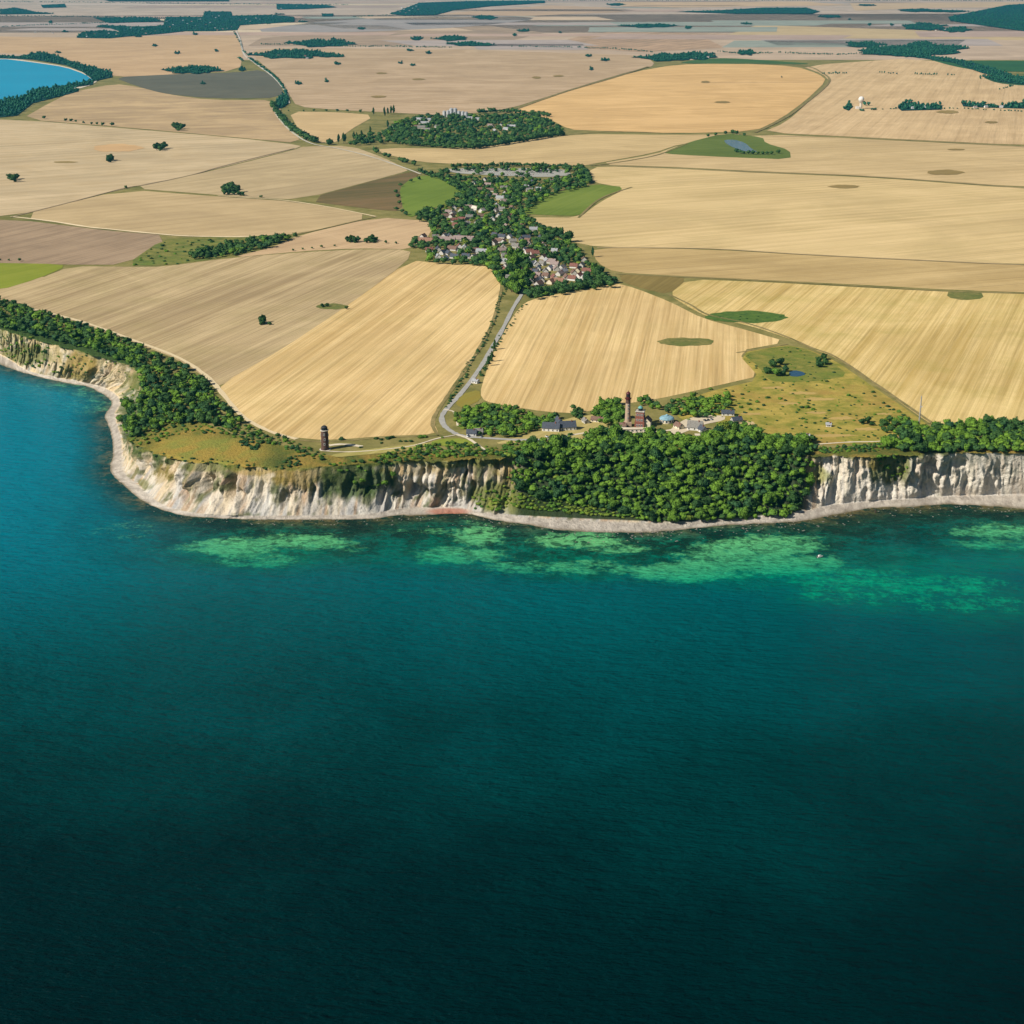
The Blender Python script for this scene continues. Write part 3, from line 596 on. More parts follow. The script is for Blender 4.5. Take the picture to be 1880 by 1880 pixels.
for k in range(44):
    y0 = -2+84*rs2.rand()**1.25; h0 = (1.2+0.09*y0)*rs2.uniform(.6, 1.7); x0 = rs2.uniform(-150, 1850); w0 = rs2.uniform(120, 520); tl = rs2.uniform(-2, 2)
    if 138 < x0+w0/2 < 560 and y0+h0 > 66: continue
    tn = TONES[rs2.randint(7)]; sk = rs2.uniform(-60, 60)
    fields.append(('far_field', [(x0, y0), (x0+w0, y0+tl), (x0+w0-sk, y0+h0+tl), (x0-sk*1.3, y0+h0)], 3 if k % 2 else 2.5, dict(a=tn[0], b2=tn[1], vpx=9000, stripe=.4, width=60, blotch=.3, tram=0)))
for i, (nm, pts, ly, kw) in enumerate(fields):
    gm_ = None
    if nm == 'scrub_meadow': gm_ = grass_mat('scrub_grass', (0.19, 0.20, 0.03), (0.46, 0.34, 0.08), (0.36, 0.23, 0.06), 1/17.)
    if nm == 'scrub_green': gm_ = grass_mat('scrub_grass_green', (0.11, 0.15, 0.025), (0.28, 0.24, 0.055), (0.15, 0.19, 0.03), 1/15.)
    if nm == 'fallow_strip': gm_ = grass_mat('fallow_grass', (0.10, 0.13, 0.03), (0.26, 0.23, 0.06), (0.13, 0.19, 0.035), 1/20.)
    sheet(nm, pts, ly, gm_ or field_mat(nm+'_%d' % i, **kw), 1 if nm not in ('far_field',) else 0)
def ellipse(cx, cy, rx, ry, n=64, jag=0.045):
    return [(cx+rx*math.cos(a)*(1+jag*(math.sin(3*a+cx)+.8*math.sin(5*a+cy)+.7*math.sin(9*a+cx)+.5*math.sin(14*a))), cy+ry*math.sin(a)*(1+jag*1.6*(math.cos(2*a+cy)+.9*math.cos(5*a+cx)+.7*math.cos(11*a+cy)))) for a in np.linspace(0, 2*math.pi, n, endpoint=False)]
dkg = grass_mat('crop_island_green', (0.045,0.10,0.02), (0.12,0.19,0.035), (0.08,0.15,0.025), 1/9.)
olg = grass_mat('crop_island_olive', (0.09,0.12,0.03), (0.26,0.22,0.07), (0.14,0.16,0.04), 1/10.)
brw = field_mat('dry_hollow', (0.26,0.19,0.07), (0.33,0.25,0.10), 9000, .5, 10, tram=0)
for cx, cy, rx, ry, mt in [(1370,582,75,10.5,dkg), (1260,628,51,8,olg), (1735,317,34,4.5,brw), (1600,250,0,0,None), (1550,343,28,3,brw), (1540,205,0,0,None),
        (1740,206,20,3,brw), (1326,188,14,2,brw), (1295,151,8,2,brw), (1755,275,16,1.5,brw), (300,300,0,0,None), (695,178,14,2,brw), (610,563,30,5,olg),
        (1700,201,0,0,None), (985,143,8,2,brw), (1025,140,10,1.5,brw), (768,146,12,1.5,brw), (1820,225,12,2,brw), (120,298,22,1.5,brw), (700,135,10,1.5,brw)]:
    if mt: sheet('crop_island', ellipse(cx, cy, rx, ry), 7, mt, 0)
sheet('crop_island', [(1742,532),(1800,534),(1807,548),(1770,552),(1738,546)], 7, olg, 1)
wornm = field_mat('worn_grass', (0.52,0.38,0.15), (0.44,0.32,0.10), 9000, .8, 8, tram=0)
for cx, cy, rx, ry in [(1472,722,26,3),(1505,733,30,2.5),(1545,768,22,3),(1448,741,20,2.5),(1590,788,22,2.5),(1420,712,22,2),(1530,800,40,2.5),(1380,760,18,2.5),(1500,758,20,2),(1622,760,14,2)]: sheet('worn_patch', ellipse(cx, cy, rx, ry, 64, .12), 7, wornm, 0)
sheet('dry_patch', ellipse(215,272,45,7), 6, field_mat('orange_soil', (0.62,0.40,0.20), (0.66,0.46,0.25), 5200, .6, 12, tram=0), 0)
pond_m, t, b = mat_new('pond_water', 0.08, 0.5); b.inputs['Base Color'].default_value = (0.01, 0.05, 0.09, 1)
bp = N(t, 'ShaderNodeBump'); bp.inputs['Distance'].default_value = 0.3; t.links.new(noise(t, pos(t), 0.2, 3), bp.inputs['Height']); t.links.new(bp.outputs[0], b.inputs['Normal'])
sheet('pond_water', [(1328,258),(1348,257),(1368,263),(1380,274),(1392,280),(1368,279),(1347,272),(1334,265)], 9, pond_m, 1)
sheet('pond_water', [(1448,684),(1458,680),(1474,683),(1480,688),(1465,692),(1450,691)], 9, pond_m, 1)
bay_m, t, b = mat_new('bay_water', 0.25, 0.02)
t.links.new(mixc(t, noise(t, pos(t), 1/400., 3), (0.0, 0.24, 0.40), (0.0, 0.32, 0.50)), b.inputs['Base Color'])
sheet('bay_beach', [(-260,112),(0,105),(60,113),(120,122),(160,136),(182,148),(160,160),(100,172),(20,190),(-260,215)], 5, M['sand'], 1)
sheet('bay_water', [(-260,118),(0,108),(60,115),(120,124),(156,137),(172,149),(150,159),(90,171),(10,187),(-260,215)], 7, bay_m, 1)
# roads, tracks, field margins
sandt = M['sand']
edge = grass_mat('field_margin_grass', (0.20, 0.165, 0.06), (0.32, 0.25, 0.11), (0.13, 0.13, 0.04))
ribbon('road', [(968,520),(958,540),(942,566),(924,602),(906,634),(890,662),(870,692),(850,718),(832,738),(816,756),(811,768),(816,782),(832,794),(852,801),(900,805),(960,808),(1010,806),(1044,800)], 5.2, 10, M['asphalt'], 'narrow pale road from the village to the cape')
ribbon('path', [(838,798),(860,806),(878,818),(896,832)], 3.2, 11, sandt)
ribbon('path', [(590,828),(640,830),(700,826),(760,818),(800,806),(836,799)], 2.0, 11, sandt)
ribbon('path', [(604,818),(630,816),(665,820)], 5.0, 10, sandt)
ribbon('path', [(815,752),(832,756),(838,768),(840,782)], 2.2, 11, sandt)
ribbon('path', [(1044,800),(1100,792),(1160,794),(1230,790),(1290,776)], 3.5, 10, sandt)
ribbon('path', [(1500,816),(1560,812),(1620,810),(1660,800)], 2.5, 10, sandt)
ribbon('track', [(20,398),(90,406),(160,417),(200,421),(260,427),(330,433),(400,435),(462,435)], 7, 9, plain('pale_track', (0.72,0.58,0.36)))
ribbon('track', [(400,360),(460,364),(520,368),(600,380),(690,398)], 5, 9, plain('pale_track_b', (0.68,0.54,0.32)))
ribbon('track', [(540,273),(470,290),(400,308),(350,322),(270,339),(228,346),(120,374),(20,399)], 4, 9, plain('shady_track', (0.30,0.22,0.13)))  # brown track material, darker than the pale ones
ribbon('track', [(690,398),(620,414),(545,431)], 4, 9, edge)
ribbon('track', [(1130,503),(1230,508),(1400,516),(1600,527),(1740,535),(1880,539),(2000,542)], 4.5, 9, edge)
ribbon('track', [(1228,541),(1268,560),(1300,578),(1372,594),(1440,617),(1488,638),(1533,655),(1600,700),(1690,762),(1722,784)], 4, 9, edge)
ribbon('track', [(1352,648),(1400,640),(1446,632)], 3, 9, edge)
ribbon('track', [(1386,244),(1430,223),(1480,189),(1522,151),(1508,134),(1470,121),(1342,116)], 9, 9, edge)
ribbon('track', [(900,216),(960,196),(1040,168),(1120,145),(1190,123)], 14, 9, edge)
ribbon('track', [(1396,250),(1600,255),(1880,270)], 6, 9, plain('shady_track_b', (0.36,0.27,0.14)))
ribbon('track', [(1080,303),(1240,310),(1400,317),(1600,325),(1880,346)], 5, 9, plain('shady_track_c', (0.38,0.28,0.15)))
ribbon('track', [(1096,455),(1300,457),(1520,470),(1880,487)], 5, 9, plain('shady_track_d', (0.36,0.27,0.14)))
ribbon('track', [(1062,400),(1092,372),(1118,358),(1160,344)], 4, 9, edge)
ribbon('track', [(1085,305),(1150,296),(1210,284),(1262,264)], 5, 9, edge)
ribbon('field_margin', [(0,556),(60,568),(154,592),(248,626),(326,656),(376,688),(408,722),(436,756),(466,778),(506,796),(545,806)], 5, 8, plain('straw_margin', (0.62,0.50,0.30)))
ribbon('track', [(1640,520),(1760,520),(1900,522)], 0.5, 2, edge)
ribbon('road', [(434,58),(441,75),(448,100),(470,118),(502,142),(524,168),(530,190)], 9, 9, plain('far_road', (0.55,0.50,0.42)))
ribbon('road', [(500,196),(515,222),(540,246),(572,264),(620,273),(680,288),(740,308),(772,320)], 6, 9, plain('far_road_b', (0.50,0.46,0.36)))
ribbon('track', [(1044,247),(1140,242),(1240,246)], 6, 9, edge)
ribbon('track', [(1290,152),(1400,152),(1500,151)], 7, 9, plain('shady_track_e', (0.50,0.34,0.18)))
ribbon('field_margin', [(545,808),(590,811),(640,809),(700,804),(806,800)], 3, 9, edge)
ribbon('field_margin', [(921,530),(905,590),(880,640),(852,682),(825,722),(803,755),(794,777),(803,797),(820,802)], 4, 9, edge)
# ---------------------------------------------------------------- plants
def ico(sub):
    bm = bmesh.new(); bmesh.ops.create_icosphere(bm, subdivisions=sub, radius=1.0); bm.verts.ensure_lookup_table()
    v = np.array([x.co[:] for x in bm.verts]); f_ = np.array([[q_.index for q_ in p.verts] for p in bm.faces]); bm.free(); return v, f_
ICO = {k: ico(k) for k in (1, 2, 3)}
def crown_np(seed, sub, nleaf, leaf, rx=1.0, rz=0.85, core=0.86, lumps=16, amp=0.30, columnar=False):
    """unit crown centred on the origin: lumpy core and many leaf clumps standing out of it"""
    r = np.random.RandomState(seed); v, f_ = ICO[sub]; v = v.copy()
    d = r.randn(lumps, 3); d[:, 2] = d[:, 2]*0.8+0.2; d /= np.linalg.norm(d, axis=1)[:, None]
    def rad(u):
        dot = u@d.T; k = np.exp(-(1-dot)*14)*r_amp
        return core*(0.72+k.sum(1).clip(0, 0.72))
    r_amp = amp*(0.6+0.8*r.rand(lumps))
    V_ = v*rad(v)[:, None]; Vs = [V_]; Fs = [f_]
    if nleaf:
        u = r.randn(nleaf, 3); u[:, 2] += 0.25; u /= np.linalg.norm(u, axis=1)[:, None]
        c_ = u*(rad(u)*(0.96+0.20*r.rand(nleaf)**2))[:, None]
        n_ = u+0.75*r.randn(nleaf, 3); n_ /= np.linalg.norm(n_, axis=1)[:, None]
        a_ = np.cross(n_, r.randn(nleaf, 3)); a_ /= np.linalg.norm(a_, axis=1)[:, None]; b_ = np.cross(n_, a_)
        s_ = leaf*(0.6+0.8*r.rand(nleaf))[:, None]
        q_ = np.stack([c_+a_*s_, c_-a_*s_*0.6+b_*s_*0.8, c_-a_*s_*0.5-b_*s_*0.9], 1).reshape(-1, 3)
        Fs.append(np.arange(nleaf*3).reshape(-1, 3)+len(V_)); Vs.append(q_)
    V_ = np.concatenate(Vs); V_[:, 0] *= rx; V_[:, 1] *= rx; V_[:, 2] *= rz
    if columnar:
        h = V_[:, 2]/rz; k = np.clip(1.05-0.55*h**2-0.18*h, 0.25, 1.1); V_[:, 0] *= k; V_[:, 1] *= k
    return V_, np.concatenate(Fs)
HI = [crown_np(i, 3, 460, 0.16, rz=0.72+0.09*(i % 4), lumps=8+i, amp=.55, core=.80) for i in range(8)]
LO = [crown_np(40+i, 2, 60, 0.26, rz=0.75+.06*(i % 5), lumps=7+i % 4, amp=.55) for i in range(9)]
TINY = [crown_np(80+i, 1, 12, 0.4, rz=0.8, lumps=7) for i in range(5)]
BUSH = [crown_np(120+i, 2, 150, 0.22, rz=0.62, lumps=9, amp=.42) for i in range(6)]
POP = [crown_np(160+i, 3, 320, 0.20, rx=0.32, rz=1.0, columnar=True) for i in range(3)]
def trunk_mesh(h, r0):
    m = MB(); m.lathe([(r0*1.25, -1.0), (r0, 0.3), (r0*0.75, h*0.5), (r0*0.45, h)], 8)
    for a_ in (0.3, 2.3, 4.5): m.bar((0, 0, h*0.55), (math.cos(a_)*h*0.32, math.sin(a_)*h*0.32, h*0.98), r0*0.28)
    return m.mesh('trunk', BARK)
TRUNK = trunk_mesh(1.0, 0.055)
LMAT = dict(mid=LEAF, dark=LEAFDARK, yellow=LEAFYEL)
HIM = {}
def mesh_of(kind, mat, k):
    key = (kind, mat, k)
    if key not in HIM:
        src = dict(tree=HI, bush=BUSH, poplar=POP)[kind][k]
        HIM[key] = np_mesh('crown', src[0], src[1], LMAT[mat], smooth=False)
    return HIM[key]
plants = []      # every plant of the place: dict(kind, p, r, h, mat, zone, far)
def plant(kind, p, r_, mat='mid', zone='wood', bonus=1.0, h=None):
    plants.append(dict(kind=kind, p=np.array(p, float), r=r_, h=h, mat=mat, zone=zone,
                       size=r_*pxm(p)*bonus))
def base_for(px_, py_, up):
    """ground point of a plant whose crown centre shows at (px_, py_) and stands `up` metres above its foot"""
    p = at(px_, py_)
    for _ in range(3):
        p2 = at(px_, py_+up*CP*pxm(p)); p = p2
    return p
HOUSE_PTS = []
def scatter(poly, spacing, r_, kind='tree', mats=(('mid', 1.0),), zone='wood', tries=4000, up=None, anis=None, bonus=1.0, clear=9.0, jit=0.38):
    xs_ = [p[0] for p in poly]; ys_ = [p[1] for p in poly]; pts = []; grid = {}
    hp = np.array([h_ for h_ in HOUSE_PTS]) if len(HOUSE_PTS) else np.zeros((0, 2))
    names = [m[0] for m in mats]; pr = np.array([m[1] for m in mats], float); pr /= pr.sum(); n = 0
    X = RS.uniform(min(xs_), max(xs_), tries); Y = RS.uniform(min(ys_), max(ys_), tries); ok = inpoly(X, Y, poly)
    for x, y in zip(X[ok], Y[ok]):
        u = (0.9 if kind != 'bush' else 0.3)*r_ if up is None else up
        p = base_for(x, y, u)
        sx, sy = (spacing, spacing) if anis is None else anis
        gx, gy = int(p[0]//sx), int(p[1]//sy); bad = False
        for i in (-1, 0, 1):
            for j in (-1, 0, 1):
                for qx, qy in grid.get((gx+i, gy+j), ()):
                    if ((qx-p[0])/sx)**2+((qy-p[1])/sy)**2 < 1: bad = True
        if bad: continue
        if len(hp) and clear:
            dx_ = np.abs(hp[:, 0]-p[0]); dy_ = p[1]-hp[:, 1]; fr = 30 if zone == 'village' else 70
            if ((dx_ < clear) & (dy_ < clear) & (dy_ > -fr-RS.uniform(-8, 8))).any(): continue
        if zone == 'village' and inpoly([x], [y], [(785,311),(1050,311),(1052,322),(1000,328),(900,326),(830,324),(785,318)])[0] and RS.rand() < .85: continue
        if p[2] < 1.5: continue
        grid.setdefault((gx, gy), []).append((p[0], p[1]))
        plant(kind, p, r_*(1+jit*(RS.rand()**1.6*2.2-.8)), names[RS.choice(len(names), p=pr)], zone, bonus); n += 1
    return n
def line_plants(line, gap_m, r_, kind='tree', mat='dark', zone='row', off=0.0, skip=0.0, bonus=1.0, jit=.3):
    Q, nn = ribbon_pts(line, 1); L = np.concatenate([[0], np.cumsum(np.linalg.norm(np.diff(Q[:, :2], axis=0), axis=1))])
    d = 0
    while d < L[-1]:
        if RS.rand() >= skip:
            x = np.interp(d, L, Q[:, 0])+RS.randn()*off; y = np.interp(d, L, Q[:, 1])+RS.randn()*off
            z = ground_z(x, y, 300); plant(kind, (x, y, z), r_*(1+jit*RS.uniform(-1, 1)), mat, zone, bonus)
        d += gap_m*RS.uniform(0.75, 1.3)

# ---- houses of the village first, so that trees leave room for them
def vz(x, y): return (680+x/3.615, 280+y/3.615)
def wz(x, y): return (600+x/4.087, 180+y/4.087)
V1 = [ # zoom x, y, roof, length, zone
 (650,365,'pink',13,'nw'),(600,385,'pink',11,'nw'),(695,372,'cream',12,'nw'),(742,388,'cream',13,'nw'),(520,398,'pink',12,'nw'),(500,424,'brown',11,'nw'),
 (560,452,'tile',13,'nw'),(605,447,'tile',12,'nw'),(572,486,'tile',13,'nw'),(655,430,'thatch',12,'nw'),(640,474,'thatch',11,'nw'),(712,465,'palegrey',13,'nw'),
 (730,425,'brown',11,'nw'),(610,410,'orange',10,'nw'),(540,425,'brown',10,'nw'),(680,400,'thatch',10,'nw'),
 (860,303,'palegrey',14,'n'),(885,325,'pink',12,'n'),(922,302,'palegrey',11,'n'),(840,352,'palegrey',12,'n'),(872,378,'thatch',11,'n'),(850,418,'palegrey',14,'n'),(830,385,'pink',9,'n'),
 (372,592,'orange',26,'w'),(490,585,'pink',34,'w'),(620,580,'pink',32,'w'),(350,560,'brown',12,'w'),
 (450,645,'slate',14,'sw'),(482,668,'slate',12,'sw'),(545,642,'brown',15,'sw'),(600,660,'palegrey',11,'sw'),(628,632,'palegrey',13,'sw'),(450,695,'palegrey',12,'sw'),
 (495,708,'palegrey',13,'sw'),(560,695,'slate',13,'sw'),(635,692,'slate',12,'sw'),(685,695,'thatch',10,'sw'),(742,662,'palegrey',18,'sw'),(520,672,'slate',11,'sw'),(590,625,'tile',10,'sw'),
 (820,602,'brown',14,'c'),(852,590,'brown',12,'c'),(872,562,'slate',12,'c'),(945,592,'thatch',11,'c'),(1002,582,'slate',14,'c'),(1035,568,'slate',12,'c'),(962,622,'thatch',11,'c'),(885,632,'thatch',10,'c'),
 (1022,652,'palegrey',13,'c'),(1055,664,'tile',12,'c'),(1092,672,'tile',12,'c'),(972,690,'pink',11,'c'),
 (1100,742,'palegrey',12,'se'),(1112,774,'palegrey',13,'se'),(1162,792,'thatch',11,'se'),(1202,728,'pink',13,'se'),(1225,745,'pink',12,'se'),(1190,772,'palegrey',12,'se'),
 (1232,775,'pink',12,'se'),(1282,792,'palegrey',12,'se'),(1258,808,'pink',12,'se'),(1220,832,'tile',12,'se'),(1240,858,'orange',18,'se'),(1200,862,'orange',13,'se'),(1302,832,'brown',12,'se'),
 (1350,802,'brown',13,'se'),(1372,785,'orange',11,'se'),(1385,822,'tile',12,'se'),(1415,832,'palegrey',12,'se'),(1340,840,'tile',11,'se'),(1165,822,'brown',10,'se'),(1135,850,'slate',13,'se'),
 (1400,752,'thatch',11,'se'),(1350,758,'tile',11,'se'),(960,886,'palegrey',17,'s')]
rs3 = np.random.RandomState(8); VZP = [(700,170),(900,160),(1250,150),(1330,200),(1120,250),(980,360),(1000,420),(1150,500),(1290,640),(1440,720),(1440,830),(1120,880),(960,890),(860,760),(700,700),(410,700),(330,590),(500,520),(470,440),(640,300)]
k_ = 0
while k_ < 62:
    x, y = rs3.uniform(330, 1450), rs3.uniform(150, 880)
    if not inpoly([x], [y], VZP)[0] or min(((x-h_[0])/30)**2+((y-h_[1])/19)**2 for h_ in V1) < 1: continue
    zz = ('n' if y < 320 else 'nw' if x < 760 and y < 520 else 'w' if x < 640 and y < 600 else 'sw' if x < 780 else 'se' if x > 1080 and y > 700 else 'c')
    V1.append((x, y, ['thatch','brown','palegrey','pink','slate','tile','thatch','brown'][rs3.randint(8)], int(rs3.choice([9, 11, 13])), zz)); k_ += 1
V2 = [ (745,190,'palegrey',42,'v2'),(705,162,'palegrey',30,'v2'),(770,165,'palegrey',26,'v2'),(720,222,'thatch',30,'v2'),(760,240,'thatch',24,'v2'),(665,215,'brown',18,'v2'),
 (1245,212,'brown',16,'v2'),(1290,215,'pink',16,'v2'),(1310,200,'slate',16,'v2'),(1345,232,'palegrey',16,'v2'),(1385,215,'palegrey',24,'v2'),(1262,245,'palegrey',16,'v2'),(1225,205,'pink',14,'v2'),
 (1275,265,'thatch',14,'v2'),(1325,250,'tile',14,'v2'),(1140,160,'palegrey',20,'v2'),(1070,150,'palegrey',18,'v2'),(480,222,'palegrey',14,'v2'),(830,215,'thatch',16,'v2')]
houses = []
for x, y, rf, L, z in V1:
    a_, b_ = vz(x, y); p = at(a_, b_+2); houses.append((p, rf, L, z)); HOUSE_PTS.append(p[:2])
for x, y, rf, L, z in V2:
    a_, b_ = wz(x, y); p = at(a_, b_+1.5); houses.append((p, rf, L, z)); HOUSE_PTS.append(p[:2])
WALLS = {'pink': 'white', 'palegrey': 'white', 'cream': 'white', 'tile': 'white', 'orange': 'cream', 'brown': 'cream', 'thatch': 'white', 'slate': 'white', 'copper': 'white'}
ROOFM = {'cream': 'concrete'}
HM = {}
def house_meshes(rf, L):
    """gabled house, length L along x: walls, roof with eaves, chimney, windows and a door"""
    k = (rf, L)
    L = L*1.02
    if k in HM: return HM[k]
    W = min(10.0, 6.5+L*0.12); e = 3.0 if L < 20 else 3.6; rh = W*0.46
    wall = MB().prism([(-W/2, -1.5), (W/2, -1.5), (W/2, e), (0, e+rh-0.25), (-W/2, e)], -L/2, L/2).mesh('wall', M['wallgrey' if rf in ('thatch', 'brown', 'slate', 'pink') else WALLS.get(rf, 'white')])
    o_ = 0.5; th = 0.22
    roof = MB().prism([(-W/2-o_, e-o_*0.9), (0, e+rh+0.05), (W/2+o_, e-o_*0.9), (W/2+o_, e-o_*0.9+th+.1), (0, e+rh+th+0.2), (-W/2-o_, e-o_*0.9+th+.1)], -L/2-.4, L/2+.4).mesh('roof', M[ROOFM.get(rf, rf)])
    ch = MB().box(-0.9, -0.2, -L*0.2-0.4, -L*0.2+0.4, e+rh*0.7, e+rh+1.1).mesh('chimney', M['red_brick'])
    wn = MB()
    for s in (-1, 1):
        for q_ in np.linspace(-L/2+1.6, L/2-1.6, max(3, int(L/3.2))):
            x0 = s*(W/2+0.03); wn.box(min(x0, x0+s*.05), max(x0, x0+s*.05), q_-0.55, q_+0.55, 1.0, 2.3)
        y0 = s*(L/2+0.03); wn.box(-0.6, 0.6, min(y0, y0+s*.05), max(y0, y0+s*.05), e+0.2, e+1.4)
    wn = wn.mesh('window', M['glass'])
    HM[k] = (wall, roof, ch, wn); return HM[k]
ORD = ['first','second','third','fourth','fifth','sixth','seventh','eighth','ninth','tenth','eleventh','twelfth','thirteenth','fourteenth','fifteenth','sixteenth','seventeenth','eighteenth','nineteenth','twentieth','twenty-first','twenty-second','twenty-third','twenty-fourth','twenty-fifth','twenty-sixth','twenty-seventh','twenty-eighth','twenty-ninth','thirtieth']
ZN = dict(nw='in the near village, northwest part', n='in the near village, north part', w='at the near village west edge', sw='in the near village, southwest part',
          c='in the near village centre', se='behind the near village hedge', s='at the near village road end', v2='in the farther village')
RN = dict(pink='faded pink', cream='cream', tile='red', orange='orange', brown='brown', thatch='grey thatched', palegrey='pale grey', slate='dark slate', copper='green', white='white')
groups = {}
for h_ in houses: groups.setdefault((h_[1], h_[3]), []).append(h_)
for (rf, z), lst in groups.items():
    lst.sort(key=lambda h_: proj(h_[0])[0])
    for k_, (p, _, L, _) in enumerate(lst):
        pre = '' if len(lst) == 1 else ORD[k_]+' '
        lab = f"{pre}house with {RN[rf]} roof from left {ZN[z]}" if pre else f"only house with {RN[rf]} roof {ZN[z]}"
        rz = (R(82) if L > 16 else R(RS.choice([60, 75, 100, 150, -15, 20, 5])))+R(RS.uniform(-8, 8))
        e_ = empty('village_house', (p[0], p[1], p[2]), rz); tag(e_, lab, 'house', 'houses of the '+('farther' if z == 'v2' else 'near')+' village')
        wa, ro, ch, wn = house_meshes(rf, L)
        link('wall', wa, e_); r_o = link('roof', ro, e_); link('chimney', ch, r_o)

# ---- where plants grow (photo coordinates of the canopy)
W1 = [(942,838),(965,815),(1000,808),(1080,808),(1095,788),(1130,792),(1160,800),(1200,790),(1240,800),(1290,802),(1318,788),(1350,778),(1388,782),(1400,798),(1440,802),(1472,806),(1490,835),(1490,880),(1476,920),(1452,942),(1350,951),(1250,956),(1190,953),(1140,936),(1080,928),(1010,915),(960,905),(945,880),(940,855)]
mixg = (('mid', .66), ('dark', .33), ('yellow', .01))
scatter(W1, 9.5, 4.9, mats=mixg, zone='capewood', tries=5000, clear=0, jit=.2)
scatter(W1, 3.7, 2.8, mats=mixg, zone='capewood', tries=14000, clear=0)
scatter([(955,905),(1010,915),(1080,925),(1160,935),(1180,952),(1080,944),(1000,936),(950,930)], 2.7, 2.2, 'bush', (('yellow', .55), ('mid', .45)), 'slopefoot', 4000, clear=0)
scatter([(868,905),(905,900),(935,915),(920,936),(872,934)], 3.4, 2.3, 'bush', (('mid', .7), ('yellow', .3)), 'slopefoot', 500, clear=0)
W2 = [(-70,528),(0,546),(60,566),(150,594),(220,617),(290,648),(340,672),(380,702),(408,742),(443,772),(425,786),(395,774),(345,772),(300,778),(262,800),(235,798),(222,770),(228,742),(258,722),(262,690),(230,662),(170,640),(100,622),(40,608),(0,598),(-70,580)]
scatter(W2, 10, 4.7, mats=(('mid', .4), ('dark', .6)), zone='bluffwood', tries=2500, clear=0, jit=.2)
scatter(W2, 4.7, 2.9, mats=(('mid', .5), ('dark', .5)), zone='bluffwood', tries=7000, clear=0)
scatter([(12,625),(62,618),(88,645),(78,682),(30,672),(8,648)], 4.4, 2.8, 'bush', (('mid', .5), ('dark', .3), ('yellow', .2)), 'bluffshrub', 500, clear=0)
scatter([(112,650),(150,640),(172,662),(160,692),(120,690)], 6.5, 2.0, 'bush', (('yellow', .5), ('dark', .5)), 'bluffshrub', 200, clear=0)
scatter([(232,795),(280,770),(330,762),(440,780),(470,796),(450,806),(400,796),(345,792),(300,806),(262,818),(240,812)], 4.6, 2.1, 'bush', (('mid', .5), ('dark', .35), ('yellow', .15)), 'headland', 900, clear=0)
scatter([(445,778),(500,795),(545,812),(600,836),(600,848),(560,838),(520,822),(470,806)], 4.2, 2.1, 'bush', (('mid', .6), ('dark', .4)), 'headland', 600, clear=0)
scatter([(440,795),(470,795),(482,812),(470,826),(445,820)], 4, 2.3, 'bush', (('dark', 1),), 'headland', 200, clear=0)
scatter([(330,838),(470,848),(470,856),(400,852),(330,846)], 6, 1.4, 'bush', (('dark', 1),), 'headland', 200, clear=0)
scatter([(538,836),(552,836),(552,852),(520,862),(505,858)], 4, 1.8, 'bush', (('dark', 1),), 'headland', 150, clear=0)
scatter([(600,852),(640,846),(700,842),(735,842),(730,862),(712,888),(680,902),(645,898),(615,880)], 3.8, 2.3, 'bush', (('mid', .6), ('dark', .3), ('yellow', .1)), 'cliffgreen', 900, clear=0)
scatter([(690,838),(740,822),(790,814),(820,812),(880,818),(938,822),(942,838),(900,836),(850,838),(800,840),(740,846)], 4.0, 2.3, 'bush', (('mid', .55), ('dark', .35), ('yellow', .1)), 'cliffgreen', 900, clear=0)
scatter([(925,818),(960,808),(975,822),(945,842),(928,836)], 4.2, 2.6, 'bush', (('mid', .8), ('yellow', .2)), 'cliffgreen', 300, clear=0)
W3 = [(1640,796),(1690,786),(1725,778),(1800,772),(1880,774),(1960,776),(1960,830),(1880,826),(1800,822),(1740,828),(1700,826),(1650,822),(1620,812)]
scatter(W3, 9, 4.6, mats=(('mid', .5), ('dark', .5)), zone='eastwood', tries=1200, clear=0, jit=.2)
scatter(W3, 4.8, 2.9, mats=(('mid', .6), ('dark', .39), ('yellow', .01)), zone='eastwood', tries=3500, clear=0)
scatter([(1500,822),(1620,812),(1640,824),(1600,828),(1510,832)], 3.4, 1.9, 'bush', (('mid', .6), ('dark', .4)), 'eastshrub', 500, clear=0)
scatter([(1610,838),(1650,836),(1662,862),(1640,882),(1618,872)], 2.8, 1.7, 'bush', (('mid', .4), ('yellow', .3), ('dark', .3)), 'eastshrub', 700, clear=0)
scatter([(1612,770),(1650,766),(1690,784),(1660,795),(1622,790)], 4.4, 3, mats=(('mid', .5), ('dark', .5)), zone='eastwood', tries=300, clear=0)
scatter([(1468,800),(1490,800),(1500,822),(1478,832),(1465,820)], 4.6, 3.0, mats=(('dark', .8), ('mid', .2)), zone='capewood', tries=200, clear=0)
scatter([(852,752),(878,743),(910,746),(930,744),(974,756),(982,772),(975,792),(940,798),(892,797),(862,790),(846,776)], 4.8, 3.0, mats=(('mid', .6), ('dark', .4)), zone='roadwood', tries=1500, clear=0)
scatter([(836,760),(858,752),(870,790),(850,788),(838,776)], 4.2, 2.2, 'bush', (('yellow', .4), ('mid', .6)), 'roadbush', 300, clear=0)
scatter([(985,765),(1020,760),(1030,772),(1000,786),(980,790)], 4.6, 2.8, mats=(('mid', .6), ('dark', .4)), zone='roadwood', tries=300, clear=0)
scatter([(1052,748),(1066,746),(1070,768),(1052,766)], 4.5, 2.8, mats=(('dark', 1),), zone='roadwood', tries=100, clear=0)
scatter([(1090,750),(1105,740),(1135,736),(1146,756),(1145,780),(1120,778),(1092,768)], 5, 3.8, mats=(('mid', .9), ('yellow', .1)), zone='towerwood', tries=600, clear=0)
